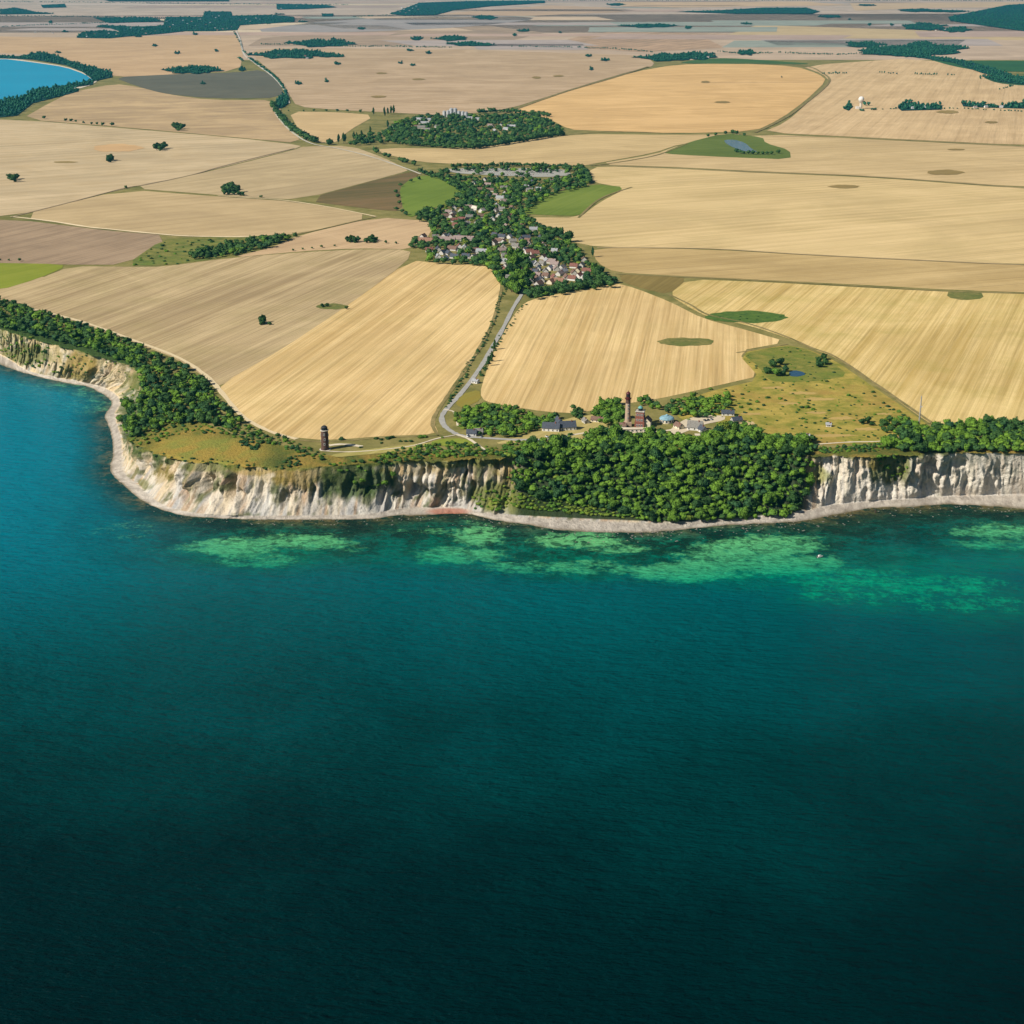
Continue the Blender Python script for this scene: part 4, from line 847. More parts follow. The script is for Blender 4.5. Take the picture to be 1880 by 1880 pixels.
scatter([(1165,738),(1188,728),(1200,742),(1232,746),(1232,738),(1270,727),(1300,732),(1335,724),(1340,742),(1322,758),(1290,764),(1245,760),(1195,746)], 4.8, 2.8, mats=(('mid', .7), ('dark', .3)), zone='towerwood', tries=900, clear=8)
scatter([(1070,792),(1110,782),(1160,800),(1140,812),(1080,812)], 4.6, 3.2, mats=(('dark', .6), ('mid', .4)), zone='capewood', tries=300, clear=0)
scatter([(1010,802),(1050,796),(1062,812),(1012,815)], 4.4, 2.0, 'bush', (('dark', .6), ('yellow', .4)), 'towerbush', 200, clear=0)
scatter([(1150,762),(1350,745),(1400,780),(1200,788)], 13, 1.8, 'bush', (('mid', .6), ('dark', .4)), 'towerbush', 120, clear=0)
scatter([(0,606),(60,622),(120,648),(160,668),(150,690),(90,684),(40,672),(0,645)], 4.2, 2.2, 'bush', (('mid', .45), ('dark', .35), ('yellow', .2)), 'bluffshrub', 700, clear=0)
scatter([(170,650),(232,668),(262,700),(240,740),(222,730),(236,700),(205,680)], 5.5, 1.8, 'bush', (('mid', .5), ('yellow', .5)), 'bluffshrub', 160, clear=0)
scatter([(1612,836),(1652,834),(1668,858),(1655,885),(1622,880)], 2.6, 2.0, 'bush', (('mid', .6), ('yellow', .4)), 'eastshrub', 900, clear=0)
scatter([(232,806),(300,832),(420,850),(520,856),(520,868),(400,862),(290,850)], 9, 1.5, 'bush', (('mid', .5), ('dark', .5)), 'headland', 300, clear=0)
# scrub in the ochre meadow
for x, y, r_ in [(1450,646,2.2),(1456,706,1.8),(1458,716,1.6),(1518,700,2.4),(1524,712,1.8),(1530,714,1.5),(1500,707,1.4),(1548,712,1.6),(1558,726,2.6),(1570,730,1.8),(1576,736,1.5),(1603,720,2.6),(1606,727,2),
        (1622,740,2.2),(1630,746,2.8),(1640,752,2),(1650,756,2.6),(1658,762,2.2),(1666,768,2.6),(1674,774,2.4),(1436,716,1.6),(1410,730,2.6),(1432,732,2.8),(1442,735,2),(1472,748,3),(1482,748,3.4),(1492,752,2.8),(1466,752,2),
        (1402,744,2.4),(1390,738,2.6),(1374,742,2.5),(1360,748,2.8),(1378,752,2.5),(1345,752,2.6),(1514,768,2),(1520,776,2.2),(1524,778,1.8),(1480,770,1.6),(1468,768,1.4),(1542,786,1.6),(1555,790,1.6),(1566,792,1.5),
        (1594,802,2),(1606,800,1.8),(1625,806,2.8),(1562,744,1.5),(1583,743,1.5),(1540,738,1.4),(1604,742,1.6),(1616,748,1.5),(1304,714,2.6),(1342,727,2),(1362,724,2.2),(1374,719,1.8),(1345,718,1.8),(1426,772,1.6),(1340,775,2.4)]:
    plant('bush', at(x, y+1), r_*0.95, 'dark' if RS.rand() < .7 else 'mid', 'scrub', 1.6)
scatter([(1360,655),(1441,636),(1483,644),(1600,712),(1690,786),(1640,810),(1500,814),(1400,790),(1260,765),(1312,720),(1398,700)], 7, 1.25, 'bush', (('dark', .6), ('mid', .4)), 'scrub', 330, clear=0)
scatter([(1300,582),(1440,580),(1440,586),(1300,588)], 9, 1.3, 'bush', (('dark', 1),), 'scrubisland', 60)
for x, y, r_ in [(1418,668,4.6),(1432,664,4.8),(1410,680,4.2),(1425,684,4.8),(1438,684,4.2),(1442,676,3.6)]: plant('tree', base_for(x, y, 4), r_, 'mid' if x % 2 else 'dark', 'pondtrees', 3)
for x, y, r_ in [(1503,660,4.2),(1512,654,4.4),(1516,663,3.8),(1504,668,3.6)]: plant('tree', base_for(x, y, 4), r_, 'dark', 'fieldpair', 3)
for x, y, r_ in [(1582,774,3.2),(1592,772,3.6),(1600,777,2.6)]: plant('tree', base_for(x, y, 2.5), r_, 'dark', 'scrubtrees', 2)
plant('bush', at(1404,698), 2.4, 'dark', 'scrub', 1.5)
for x, y in [(1495,695),(1488,688)]: plant('bush', at(x, y), 1.6, 'dark', 'scrub', 1)
# by the round tower and the cliff-top path
plant('bush', at(627,808), 3.0, 'dark', 'roundtower', 4)
for x, y, r_ in [(662,822,1.6),(690,806,2.4),(700,808,2.2),(712,806,2.8),(720,804,2.6),(735,811,2),(745,811,2),(755,811,2.2),(772,804,3.2),(780,803,2.8),(812,804,1.6),(700,814,1.6)]: plant('bush', at(x, y), r_, 'dark' if x < 760 else 'mid', 'pathshrub', 1.5)
# verge bushes along the road
line_plants([(930,528),(915,560),(908,590),(890,625),(868,660),(848,700),(826,735),(812,752)], 7, 1.9, 'bush', 'dark', 'roadverge', 1.4, .12, 1.2)
line_plants([(962,560),(946,584),(930,606),(912,636),(900,660),(882,690),(862,712)], 9, 1.7, 'bush', 'dark', 'roadverge', 1.6, .15, 1.2)
for x, y in [(905,640),(903,655),(896,668),(890,678),(900,662),(884,690)]: plant('bush', at(x, y), 3.2, 'dark', 'roadverge', 1.5)
for x, y in [(908,638),(903,660),(897,668)]: plant('poplar', at(x, y+4), 6.0, 'dark', 'roadpoplar', 3)
scatter([(938,845),(960,900),(955,935),(925,930),(925,880)], 3.6, 1.8, 'bush', (('yellow', .5), ('mid', .5)), 'slopefoot', 500, clear=0)
# lone groves in the fields
def grove(cx, cy, rx, ry, n, r_, zone, mat='dark', bonus=2.5):
    for k in range(n):
        a_ = 2*math.pi*k/n+RS.rand(); q_ = math.sqrt(RS.rand()) if k else 0
        plant('tree', base_for(cx+rx*q_*math.cos(a_), cy+ry*q_*math.sin(a_), r_*0.8), r_*RS.uniform(.8, 1.15), mat, zone, bonus)
grove(423,348,17,6,9,8.2,'grove_a'); grove(445,356,6,2,2,5,'grove_a'); grove(327,233,12,3.5,6,9,'grove_b'); grove(297,270,10,3.5,5,8,'grove_c'); grove(204,291,8,3.5,4,8,'grove_d'); grove(27,326,9,3.5,4,8,'grove_e')
grove(482,590,5,3,3,4.2,'grove_f'); grove(496,594,5,1,2,2.2,'grove_f'); grove(600,560,10,2,4,2.8,'grove_g'); grove(636,565,4,1,2,2.6,'grove_g')
grove(650,440,14,4,7,5,'grove_h'); grove(680,440,12,4,6,5,'grove_h'); grove(231,343,2,1,1,4,'grove_i'); grove(480,361,6,1,2,2.6,'grove_i')
scatter([(348,466),(400,452),(455,440),(520,431),(543,431),(500,448),(440,464),(400,470),(355,472)], 7, 4.6, mats=(('dark', .8), ('mid', .2)), zone='strip', tries=900)
scatter([(235,486),(300,442),(400,438),(400,470),(330,486)], 16, 2.6, 'bush', (('dark', .7), ('mid', .3)), 'strip', 250)
line_plants([(538,461),(590,455),(632,451)], 17, 2.2, 'tree', 'dark', 'row'); line_plants([(0,478),(42,480)], 17, 2.2, 'tree', 'dark', 'row')
line_plants([(690,446),(735,448)], 17, 2.2, 'tree', 'dark', 'row')
# near village
VIL = [(765,312),(800,316),(835,308),(1060,308),(1080,322),(1078,340),(1020,352),(985,372),(957,392),(965,400),(1000,415),(1040,432),(1048,452),(1070,462),(1095,488),(1125,512),(1125,522),(1060,530),(985,545),(935,528),(912,508),(895,484),(840,482),(790,480),(785,458),(752,450),(762,434),(788,428),(795,412),(775,398),(812,378),(852,355),(822,334),(790,322)]
scatter(VIL, 8.6, 5.0, mats=(('mid', .12), ('dark', .54), ('yellow', .01)), zone='village', tries=9000, clear=9.5, up=5)
scatter([(905,484),(945,470),(985,480),(985,510),(945,535),(918,515)], 8.5, 6.4, mats=(('mid', .8), ('dark', .2)), zone='village', tries=700, clear=8, up=5)
line_plants([(985,543),(1030,536),(1080,528),(1128,519)], 4.2, 4.6, 'tree', 'dark', 'hedge_s', .6); line_plants([(985,540),(1030,533),(1080,525),(1124,516)], 5, 4.6, 'tree', 'dark', 'hedge_s', .6)
line_plants([(830,308),(900,306),(980,306),(1062,309)], 5.5, 4.6, 'tree', 'dark', 'hedge_n', .8)
line_plants([(1062,309),(1078,322),(1080,338)], 8, 5.5, 'tree', 'dark', 'village', 1)
for x, y, r_ in [(1028,432,9),(1042,438,8.5),(1018,428,8)]: plant('tree', base_for(x, y, 6), r_, 'dark', 'villagebig', 2)
plant('poplar', at(1088,472), 8, 'dark', 'villagepoplar', 2)
for x, y in [(733,372),(738,388),(728,384),(745,392),(731,360),(727,352),(735,340),(755,332),(769,328)]: plant('tree', base_for(x, y, 3), 4.4, 'dark', 'meadowedge', 1.3)
for x, y in [(770,396),(778,392),(786,388),(782,400),(770,402),(795,395)]: plant('tree', base_for(x, y, 5), 7, 'dark', 'meadowedge', 1.3)
# farther village
V2P = [(655,252),(700,245),(722,230),(735,222),(752,216),(800,212),(850,214),(878,206),(900,208),(985,212),(1012,222),(1036,238),(1038,246),(985,252),(930,260),(868,271),(820,268),(745,262),(700,262),(640,266)]
scatter(V2P, 14, 6.3, mats=(('dark', .92), ('mid', .08)), zone='village2', tries=4000, clear=15, up=5)
line_plants([(740,266),(800,271),(868,274),(950,262),(1036,248)], 9, 7.5, 'tree', 'dark', 'village2', 1)
line_plants([(880,209),(930,207),(1010,215)], 11, 8, 'tree', 'dark', 'village2', 2)
for x, y, h_ in [(686,212,13),(706,213,14),(712,211,12),(718,210,14),(723,210,15),(622,264,13),(631,263,14),(634,262,12),(650,258,12),(655,257,10),(664,254,11),(680,248,12),(712,236,12)]: plant('poplar', at(x, y), h_, 'dark', 'poplarrow', 2)
grove(606,262,3,1,3,7,'roadgrove'); grove(576,258,3,1,2,7,'roadgrove')
for x, y in [(688,276),(692,279),(708,285),(714,287),(735,294),(741,295),(745,297),(760,300)]: plant('tree', base_for(x, y, 5), 7.2, 'dark', 'roadtrees', 1.5)
line_plants([(500,192),(512,212),(532,236),(556,252),(578,263)], 14, 8, 'tree', 'dark', 'roadtrees', 3, .08)
# trees along the far road, dotted rows
line_plants([(530,205),(600,205),(690,208)], 42, 5, 'tree', 'dark', 'row'); line_plants([(80,219),(120,223),(185,230),(228,233)], 30, 6, 'tree', 'dark', 'row', 4, .3)
# cape pond hollow
for x, y, r_ in [(1352,280,6),(1358,282,6),(1365,283,5),(1374,283,6),(1382,284,6),(1392,284,5),(1400,284,5),(1408,284,5),(1416,284,5),(1428,282,6),(1300,252,5),(1314,249,5),(1332,247,6),(1345,246,7),(1352,247,6),(1366,250,5)]: plant('tree', base_for(x, y-2, 3), r_, 'dark', 'hollow', 1.2)

# ---- far woods: canopies of many crowns, drawn from the footprint each wood has on the land
far = []
FLOOR = plain('shaded_wood_floor', (0.006, 0.045, 0.035), 0.95, .3, 1/60.)  # dark green sheet closing the gaps between far crowns
def far_wood(poly, sx=2.6, sy=1.3, hh=12.0):
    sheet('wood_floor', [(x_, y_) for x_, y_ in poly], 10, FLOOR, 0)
    xs_ = [p[0] for p in poly]; ys_ = [p[1] for p in poly]
    for y in np.arange(min(ys_), max(ys_)+.01, sy):
        for x in np.arange(min(xs_), max(xs_)+.01, sx):
            x2 = x+RS.uniform(-.6, .6)*sx; y2 = y+RS.uniform(-.6, .6)*sy
            if not inpoly([x2], [y2], poly)[0] or RS.rand() < .06: continue
            p = land(x2, max(y2, -55)); k_ = pxm(p)
            far.append((p, RS.uniform(.75, 1.15)*sx*0.85/k_, hh*RS.uniform(.5, 1.7)))
def far_ell(cx, cy, rx, ry, **k):
    ph = RS.uniform(0, 6.28, 4)
    def rr(a_): return 1+.16*math.sin(2*a_+ph[0])+.16*math.sin(3*a_+ph[1])+.13*math.sin(6*a_+ph[2])+.1*math.sin(11*a_+ph[3])
    far_wood([(cx+rx*rr(a_)*math.cos(a_), cy+ry*rr(a_+1)*math.sin(a_)) for a_ in np.linspace(0, 6.28, 40)[:-1]], **k)
def far_line(line, gap=3.6, r_=1.9, skip=0.14, hh=12, jy=.5):
    L = np.concatenate([[0], np.cumsum([math.hypot(line[i+1][0]-line[i][0], line[i+1][1]-line[i][1]) for i in range(len(line)-1)])]); d = 0
    while d < L[-1]:
        x = np.interp(d, L, [p[0] for p in line]); y = np.interp(d, L, [p[1] for p in line])+RS.uniform(-jy, jy)
        if RS.rand() > skip: p = land(x, y); far.append((p, r_*RS.uniform(.7, 1.2)/pxm(p), hh*RS.uniform(.6, 1.3)))
        d += gap*RS.uniform(.6, 1.4)
TOWN = [(140,70),(150,60),(190,57),(225,60),(200,52),(175,50),(190,47),(250,50),(300,48),(305,32),(372,32),(376,22),(424,22),(426,30),(500,28),(540,32),(540,41),(440,47),(435,56),(390,58),(340,58),(295,63),(230,68),(200,71)]
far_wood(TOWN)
for p_ in [[(170,33),(280,33),(300,40),(200,43)], [(508,8),(600,10),(618,14),(560,17),(508,18)], [(715,26),(740,18),(770,6),(860,3),(1000,2),(1000,6),(900,12),(830,20),(800,28),(740,29)], [(590,26),(612,26),(610,31),(592,31)],
        [(1740,32),(1790,22),(1850,10),(1990,2),(1990,70),(1880,58),(1800,47),(1745,39)], [(1240,22),(1320,20),(1400,15),(1480,15),(1505,22),(1490,26),(1350,26)],
        [(0,18),(30,15),(68,23),(100,26),(0,27)], [(75,10),(118,8),(122,14),(78,15)], [(190,0),(230,-3),(420,-2),(420,3),(200,3)]]:
    far_wood(p_)
for e in [(350,130,44,6),(370,128,30,5),(595,80,52,6.5),(535,101,66,7),(600,103,30,3),(890,33,20,4),(1195,48,44,3),(1700,50,43,6),(1755,56,24,4),(1585,83,38,5),(1690,93,72,12),(1650,96,70,7),(1230,106,48,6),(1280,103,38,6),(1370,98,18,4),
          (1525,31,20,2.5),(1690,20,35,3),(1740,21,40,2),(830,71,28,4),(765,71,10,3),(870,82,45,3.5),(960,57,10,2),(1590,10,18,1.5),(1130,9,14,2),(1265,51,5,2),(445,128,6,3),(1800,145,1,1)]:
    far_ell(*e)
far_wood([(1690,101),(1760,110),(1800,119),(1835,130),(1880,146),(1990,152),(1990,164),(1870,152),(1800,134),(1750,116),(1690,107)], 3, 1.5, 9)
far_wood([(1800,140),(1880,140),(1990,144),(1990,160),(1880,156),(1830,150)], 3.2, 1.6, 9)
for ln in [[(480,82),(560,83),(640,86),(700,86),(760,87),(830,88)],[(940,86),(1000,87),(1060,88),(1120,90),(1180,94),(1200,97)],[(1430,98),(1500,100),(1540,101),(1600,98)],[(1318,95),(1360,100),(1420,98)],
           [(0,30),(70,30),(100,31),(200,31),(330,34)],[(0,50),(60,47),(120,45),(200,42),(300,40)],[(640,32),(700,29),(735,27)],[(1510,136),(1555,136)],[(1615,134),(1650,137)],[(1680,137),(1720,138)],[(1740,139),(1760,138)],
           [(0,3),(190,5),(400,8),(640,9)],[(1000,2),(1200,1),(1500,1),(1880,2)],[(1835,165),(1862,158)]]: far_line(ln)
far_line([(430,60),(441,78),(446,94),(458,104)], 2.6, 3.2, .03, 12); far_line([(458,108),(475,120),(500,138),(514,152),(524,168),(528,184),(520,196)], 2.4, 4.5, .03, 13); far_line([(440,108),(446,113)], 3, 4, .1, 13)
far_wood([(504,192),(516,178),(530,178),(530,190),(520,198),(508,200)], 3.2, 1.8, 14)
# bay shore trees
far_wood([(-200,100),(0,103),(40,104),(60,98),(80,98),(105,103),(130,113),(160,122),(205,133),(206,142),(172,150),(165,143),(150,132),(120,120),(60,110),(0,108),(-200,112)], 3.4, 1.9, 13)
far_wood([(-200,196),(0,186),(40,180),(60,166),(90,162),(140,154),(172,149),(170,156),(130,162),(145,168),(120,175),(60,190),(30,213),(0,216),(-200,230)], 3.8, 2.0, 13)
for cx, cy, r_ in [(548,154,7),(372,154,5),(284,84,5),(325,98,5),(398,94,4),(358,63,5),(620,118,5),(735,116,5),(758,120,5),(787,98,5),(1085,128,4),(1110,111,9),(1080,103,6),(945,65,4),(1262,52,4),(1435,142,1),(600,150,3),(1595,46,3),(1637,46,3),(1560,36,2)]: far_ell(cx, cy, r_, 1.6)
far_wood([(1548,200),(1560,190),(1566,196),(1558,204)], 3, 3, 16)
for x, y, s_, h_ in [(1553,196,5,16),(1560,192,4,18),(1587,190,6,20),(1594,190,6,18),(1583,200,9,9),(1604,198,8,9)]: far.append((land(x, y+4), s_*0.8/pxm(land(x, y+4)), h_))
far_wood([(1648,199),(1655,190),(1675,188),(1690,194),(1730,194),(1728,202),(1692,203),(1655,204)], 4, 2.4, 12)
far_wood([(1765,190),(1800,190),(1830,196),(1880,188),(1990,186),(1990,200),(1880,200),(1800,198),(1768,196)], 4, 2.4, 12); far_line([(1600,202),(1650,200),(1765,200),(1880,206)], 6, 2.6, .3, 7)
rs4 = np.random.RandomState(77)
for k in range(18):
    x, y = rs4.uniform(0, 1880), rs4.uniform(6, 128)
    if y > 100 and (x < 560 or x > 1180): continue
    far_ell(x, y, rs4.uniform(3, 5+.35*(100-min(y, 99))**.75), rs4.uniform(.7, 1.5), sy=1.0)
def merged(items, protos, name, mat, label, cat):
    VV = []; FF = []; n = 0
    for k_, (p, r_, h_, cz) in enumerate(items):
        v_, f_ = protos[k_ % len(protos)]; a_ = RS.uniform(0, 6.28); ca, sa = math.cos(a_), math.sin(a_)
        q_ = np.empty_like(v_); q_[:, 0] = (v_[:, 0]*ca-v_[:, 1]*sa)*r_+p[0]; q_[:, 1] = (v_[:, 0]*sa+v_[:, 1]*ca)*r_+p[1]; q_[:, 2] = v_[:, 2]*h_+p[2]+cz
        VV.append(q_); FF.append(f_+n); n += len(v_)
    me = np_mesh(name, np.concatenate(VV), np.concatenate(FF), mat)
    return tag(link(name, me), label, cat, None, 'stuff')
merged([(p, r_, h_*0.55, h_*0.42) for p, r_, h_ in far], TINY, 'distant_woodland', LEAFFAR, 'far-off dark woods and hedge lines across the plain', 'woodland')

# ---- the individual plants: the ones that show largest are things, the rest one mass
LAB = {
 'capewood': ('round-crowned tree in the dense wood on the slope between the two chalk cliffs', 'trees of the wood on the cape slope'),
 'bluffwood': ('dark broadleaf tree in the wood along the left bluff above the curved beach', 'trees of the left bluff wood'),
 'eastwood': ('broadleaf tree in the belt along the cliff top at the right edge', 'trees of the right cliff-top belt'),
 'roadwood': ('broadleaf tree in the copse where the pale road reaches the cape', 'trees of the roadside copse'),
 'towerwood': ('leafy tree in the copse around the two lighthouses', 'trees around the lighthouses'),
 'pondtrees': ('big round tree in the clump beside the small pond in the ochre meadow', 'trees beside the meadow pond'),
 'fieldpair': ('dark tree in the tight clump at the upper corner of the ochre meadow', 'trees at the meadow corner'),
 'scrubtrees': ('dark tree in the low clump in the middle of the ochre meadow', 'trees in the ochre meadow'),
 'grove_a': ('dark tree in the largest clump standing alone in the left fields', 'trees of the largest field clump'),
 'grove_b': ('dark tree in the farthest clump alone in the pale left field', 'trees of the farthest field clump'),
 'grove_c': ('dark tree in the field clump beside the orange soil patch', 'trees of the clump by the orange patch'),
 'grove_d': ('dark tree in the small clump left of the orange soil patch', 'trees of the second clump from the left'),
 'grove_e': ('dark tree in the field clump nearest the left edge of the photo', 'trees of the leftmost clump'),
 'grove_f': ('small dark tree standing in the striped field above the left bluff', 'small trees above the left bluff'),
 'grove_g': ('low dark tree in the short line at the edge of the striped golden field', 'low trees at the golden field edge'),
 'grove_h': ('dark tree in the loose clump left of the near village', 'trees left of the near village'),
 'grove_i': ('small lone tree beside the track through the left fields', 'small trees by the track'),
 'strip': ('dark tree in the wooded green strip between the left fields', 'trees of the wooded strip'),
 'row': ('tiny tree in a dotted row planted along a field edge', 'trees in dotted rows'),
 'village': ('garden tree among the roofs of the near village', 'garden trees of the near village'),
 'villagebig': ('very large dark tree at the right edge of the near village', 'large dark trees of the near village'),
 'hedge_s': ('dark tree in the straight hedge closing the near village on the sea side', 'trees of the straight seaward hedge'),
 'hedge_n': ('dark tree in the straight hedge behind the parking lot', 'trees of the parking lot hedge'),
 'meadowedge': ('dark tree on the border of the bright green village meadow', 'trees bordering the village meadow'),
 'village2': ('dark tree in the wood around the farther village', 'trees of the farther village'),
 'roadgrove': ('dark tree beside the far road left of the farther village', 'trees by the far road bend'),
 'roadtrees': ('dark round tree lining the road between the two villages', 'trees lining the far road'),
 'hollow': ('small dark tree in the green hollow around the blue pond', 'trees of the green hollow'),
 'poplarrow': ('tall narrow poplar in the row at the left end of the farther village', 'poplars of the farther village'),
 'villagepoplar': ('single narrow poplar at the right edge of the near village', None),
 'roadpoplar': ('narrow dark tree standing on the right verge of the cape road', 'narrow trees on the cape road'),
 'slopefoot': ('yellow-green shrub at the foot of the wooded slope above the beach', 'shrubs at the foot of the wooded slope'),
 'bluffshrub': ('shrub on the broken chalk slope below the left bluff wood', 'shrubs on the left chalk slope'),
 'headland': ('low shrub on the ochre headland above the chalk cliff', 'shrubs of the ochre headland'),
 'cliffgreen': ('green shrub growing over the edge of the chalk cliff by the round tower', 'shrubs over the chalk cliff'),
 'eastshrub': ('shrub on the white chalk cliff at the right', 'shrubs of the right chalk cliff'),
 'roadbush': ('yellow-green bush inside the bend of the pale road', 'bushes inside the road bend'),
 'towerbush': ('bush in the dry grass around the lighthouse buildings', 'bushes around the lighthouses'),
 'scrub': ('dark bush dotted over the ochre meadow on the cape', 'bushes of the ochre meadow'),
 'scrubisland': ('low bush in the green oval island inside the striped field', 'bushes of the green oval'),
 'roundtower': ('lone dark bush just right of the round brick tower', None),
 'pathshrub': ('dark bush beside the path right of the round brick tower', 'bushes beside the cliff-top path'),
 'roadverge': ('dark bush on the grassy verge of the pale road', 'bushes on the road verge')}
trees = sorted([p for p in plants if p['kind'] == 'tree'], key=lambda d: -d['size']); bushes = sorted([p for p in plants if p['kind'] == 'bush'], key=lambda d: -d['size']); pops = [p for p in plants if p['kind'] == 'poplar']
print('PLANTS trees %d bushes %d poplars %d far %d' % (len(trees), len(bushes), len(pops), len(far)))
NT_, NB_ = 298, 290
for d in trees[:NT_]:
    r_ = d['r']; lab, grp = LAB[d['zone']]; k_ = RS.randint(8)
    e_ = empty('broadleaf_tree', d['p']+np.array([0, 0, -0.3]), RS.uniform(0, 6.28)); tag(e_, lab, 'tree', grp)
    tr = link('trunk', TRUNK, e_); tr.scale = (r_*1.2,)*3
    cr_ = link('crown', mesh_of('tree', d['mat'], k_), e_, (0, 0, r_*1.05)); cr_.scale = (r_*RS.uniform(.85, 1.15), r_*RS.uniform(.8, 1.15), r_*RS.uniform(.8, 1.3))
for d in pops:
    r_ = d['r']; lab, grp = LAB[d['zone']]; e_ = empty('poplar_tree', d['p'], RS.uniform(0, 6.28)); tag(e_, lab, 'poplar', grp)
    tr = link('trunk', TRUNK, e_); tr.scale = (r_*.7, r_*.7, r_*.5); cr_ = link('crown', mesh_of('poplar', 'dark', RS.randint(3)), e_, (0, 0, r_*1.1)); cr_.scale = (r_*.85, r_*.85, r_)
for d in bushes[:NB_]:
    r_ = d['r']; lab, grp = LAB[d['zone']]
    o = link('shrub', mesh_of('bush', d['mat'], RS.randint(6)), None, tuple(d['p']+np.array([0, 0, r_*0.32]))); o.rotation_euler = (0, 0, RS.uniform(0, 6.28)); o.scale = (r_, r_, r_*RS.uniform(.85, 1.2)); tag(o, lab, 'bush', grp)
rest = trees[NT_:]; restb = bushes[NB_:]
# the rest, one mesh for trees and one for bushes, three leaf colours each
def merged_multi(items, name, label, cat, cz, hz):
    VV = []; FF = []; MI = []; n = 0; names = ['mid', 'dark', 'yellow']
    for k_, d in enumerate(items):
        v_, f_ = LO[k_ % len(LO)]; a_ = RS.uniform(0, 6.28); ca, sa = math.cos(a_), math.sin(a_); r_ = d['r']; p = d['p']
        q_ = np.empty_like(v_); q_[:, 0] = (v_[:, 0]*ca-v_[:, 1]*sa)*r_+p[0]; q_[:, 1] = (v_[:, 0]*sa+v_[:, 1]*ca)*r_+p[1]; q_[:, 2] = v_[:, 2]*r_*hz+p[2]+r_*cz
        VV.append(q_); FF.append(f_+n); n += len(v_); MI.append(np.full(len(f_), names.index(d['mat']), np.int32))
    me = np_mesh(name, np.concatenate(VV), np.concatenate(FF))
    for m_ in names: me.materials.append(LMAT[m_])
    me.polygons.foreach_set('material_index', np.concatenate(MI)); me.update()
    return tag(link(name, me), label, cat, None, 'stuff')
if rest: merged_multi(rest, 'woodland', 'mass of broadleaf trees filling the woods and villages', 'woodland', 1.0, 1.0)
if restb: merged_multi(restb, 'undergrowth', 'low shrubs filling the cliff edges and slopes', 'undergrowth', 0.3, .7)
# ---------------------------------------------------------------- towers and buildings of the cape
def window_mesh(w_, h_, d_=0.16):
    return MB().box(-w_/2, w_/2, -d_, 0, 0, h_).mesh('window', M['glass'])
def frame_mesh(w_, h_, f_=0.18, d_=0.22):
    m = MB(); m.box(-w_/2-f_, -w_/2, -d_, 0, -f_, h_+f_); m.box(w_/2, w_/2+f_, -d_, 0, -f_, h_+f_)
    m.box(-w_/2, w_/2, -d_, 0, h_, h_+f_); m.box(-w_/2, w_/2, -d_, 0, -f_, 0); return m.mesh('frame', M['white'])
WM, FM = window_mesh(1.0, 1.7), frame_mesh(1.0, 1.7)
def put_window(parent, ang, rad, z, s=1.0):
    o = link('window', WM, parent, (rad*math.sin(ang), -rad*math.cos(ang), z)); o.rotation_euler = (0, 0, ang); o.scale = (s, 1, s)
    link('frame', FM, o)
def round_tower():
    p = at(597, 825); e_ = empty('round_tower', p); tag(e_, 'dark round brick tower with glazed lantern top standing alone above the cliff', 'tower')
    MB().lathe([(3.9, -2), (3.9, 0.8), (3.45, 1.0), (3.25, 17.5), (3.25, 17.5)], 28).build('shaft', M['dark_brick'], e_)
    MB().lathe([(3.3, 17.5), (3.75, 17.8), (3.75, 18.4), (3.3, 18.5)], 28).build('cornice', M['concrete'], e_)
    g = MB().lathe([(2.7, 18.5), (2.7, 20.6)], 24).build('lantern', M['glass'], e_)
    b_ = MB()
    for k in range(12):
        a_ = k*math.pi/6; b_.bar((2.75*math.cos(a_), 2.75*math.sin(a_), 18.5), (2.75*math.cos(a_), 2.75*math.sin(a_), 20.6), 0.12)
    b_.build('glazing_bar', M['dark'], g)
    MB().lathe([(2.95, 20.6), (2.95, 20.9), (2.1, 21.9), (0.9, 22.5), (0.15, 22.7), (0.1, 23.6), (0.02, 23.8)], 24).build('dome', M['dark'], e_)
    r_ = MB()
    for k in range(16):
        a_ = k*math.pi/8; a2 = a_+math.pi/8; r_.bar((3.6*math.cos(a_), 3.6*math.sin(a_), 18.4), (3.6*math.cos(a_), 3.6*math.sin(a_), 19.5), 0.05); r_.bar((3.6*math.cos(a_), 3.6*math.sin(a_), 19.45), (3.6*math.cos(a2), 3.6*math.sin(a2), 19.45), 0.05)
    r_.build('railing', M['dark'], e_)
    for k, (a_, z) in enumerate([(0, 5), (0.1, 9.5), (0, 14), (1.4, 7.5), (-1.4, 7.5), (1.4, 13), (-1.4, 13), (3.1, 10)]): put_window(e_, a_, 3.62-z*0.012, z)
    d_ = MB().box(-0.6, 0.6, -3.85-.25, -3.4, 0, 2.3).build('door', M['wood'], e_)
    MB().lathe([(5.2, -0.5), (5.2, 0.12)], 28).build('plinth', M['concrete'], e_)
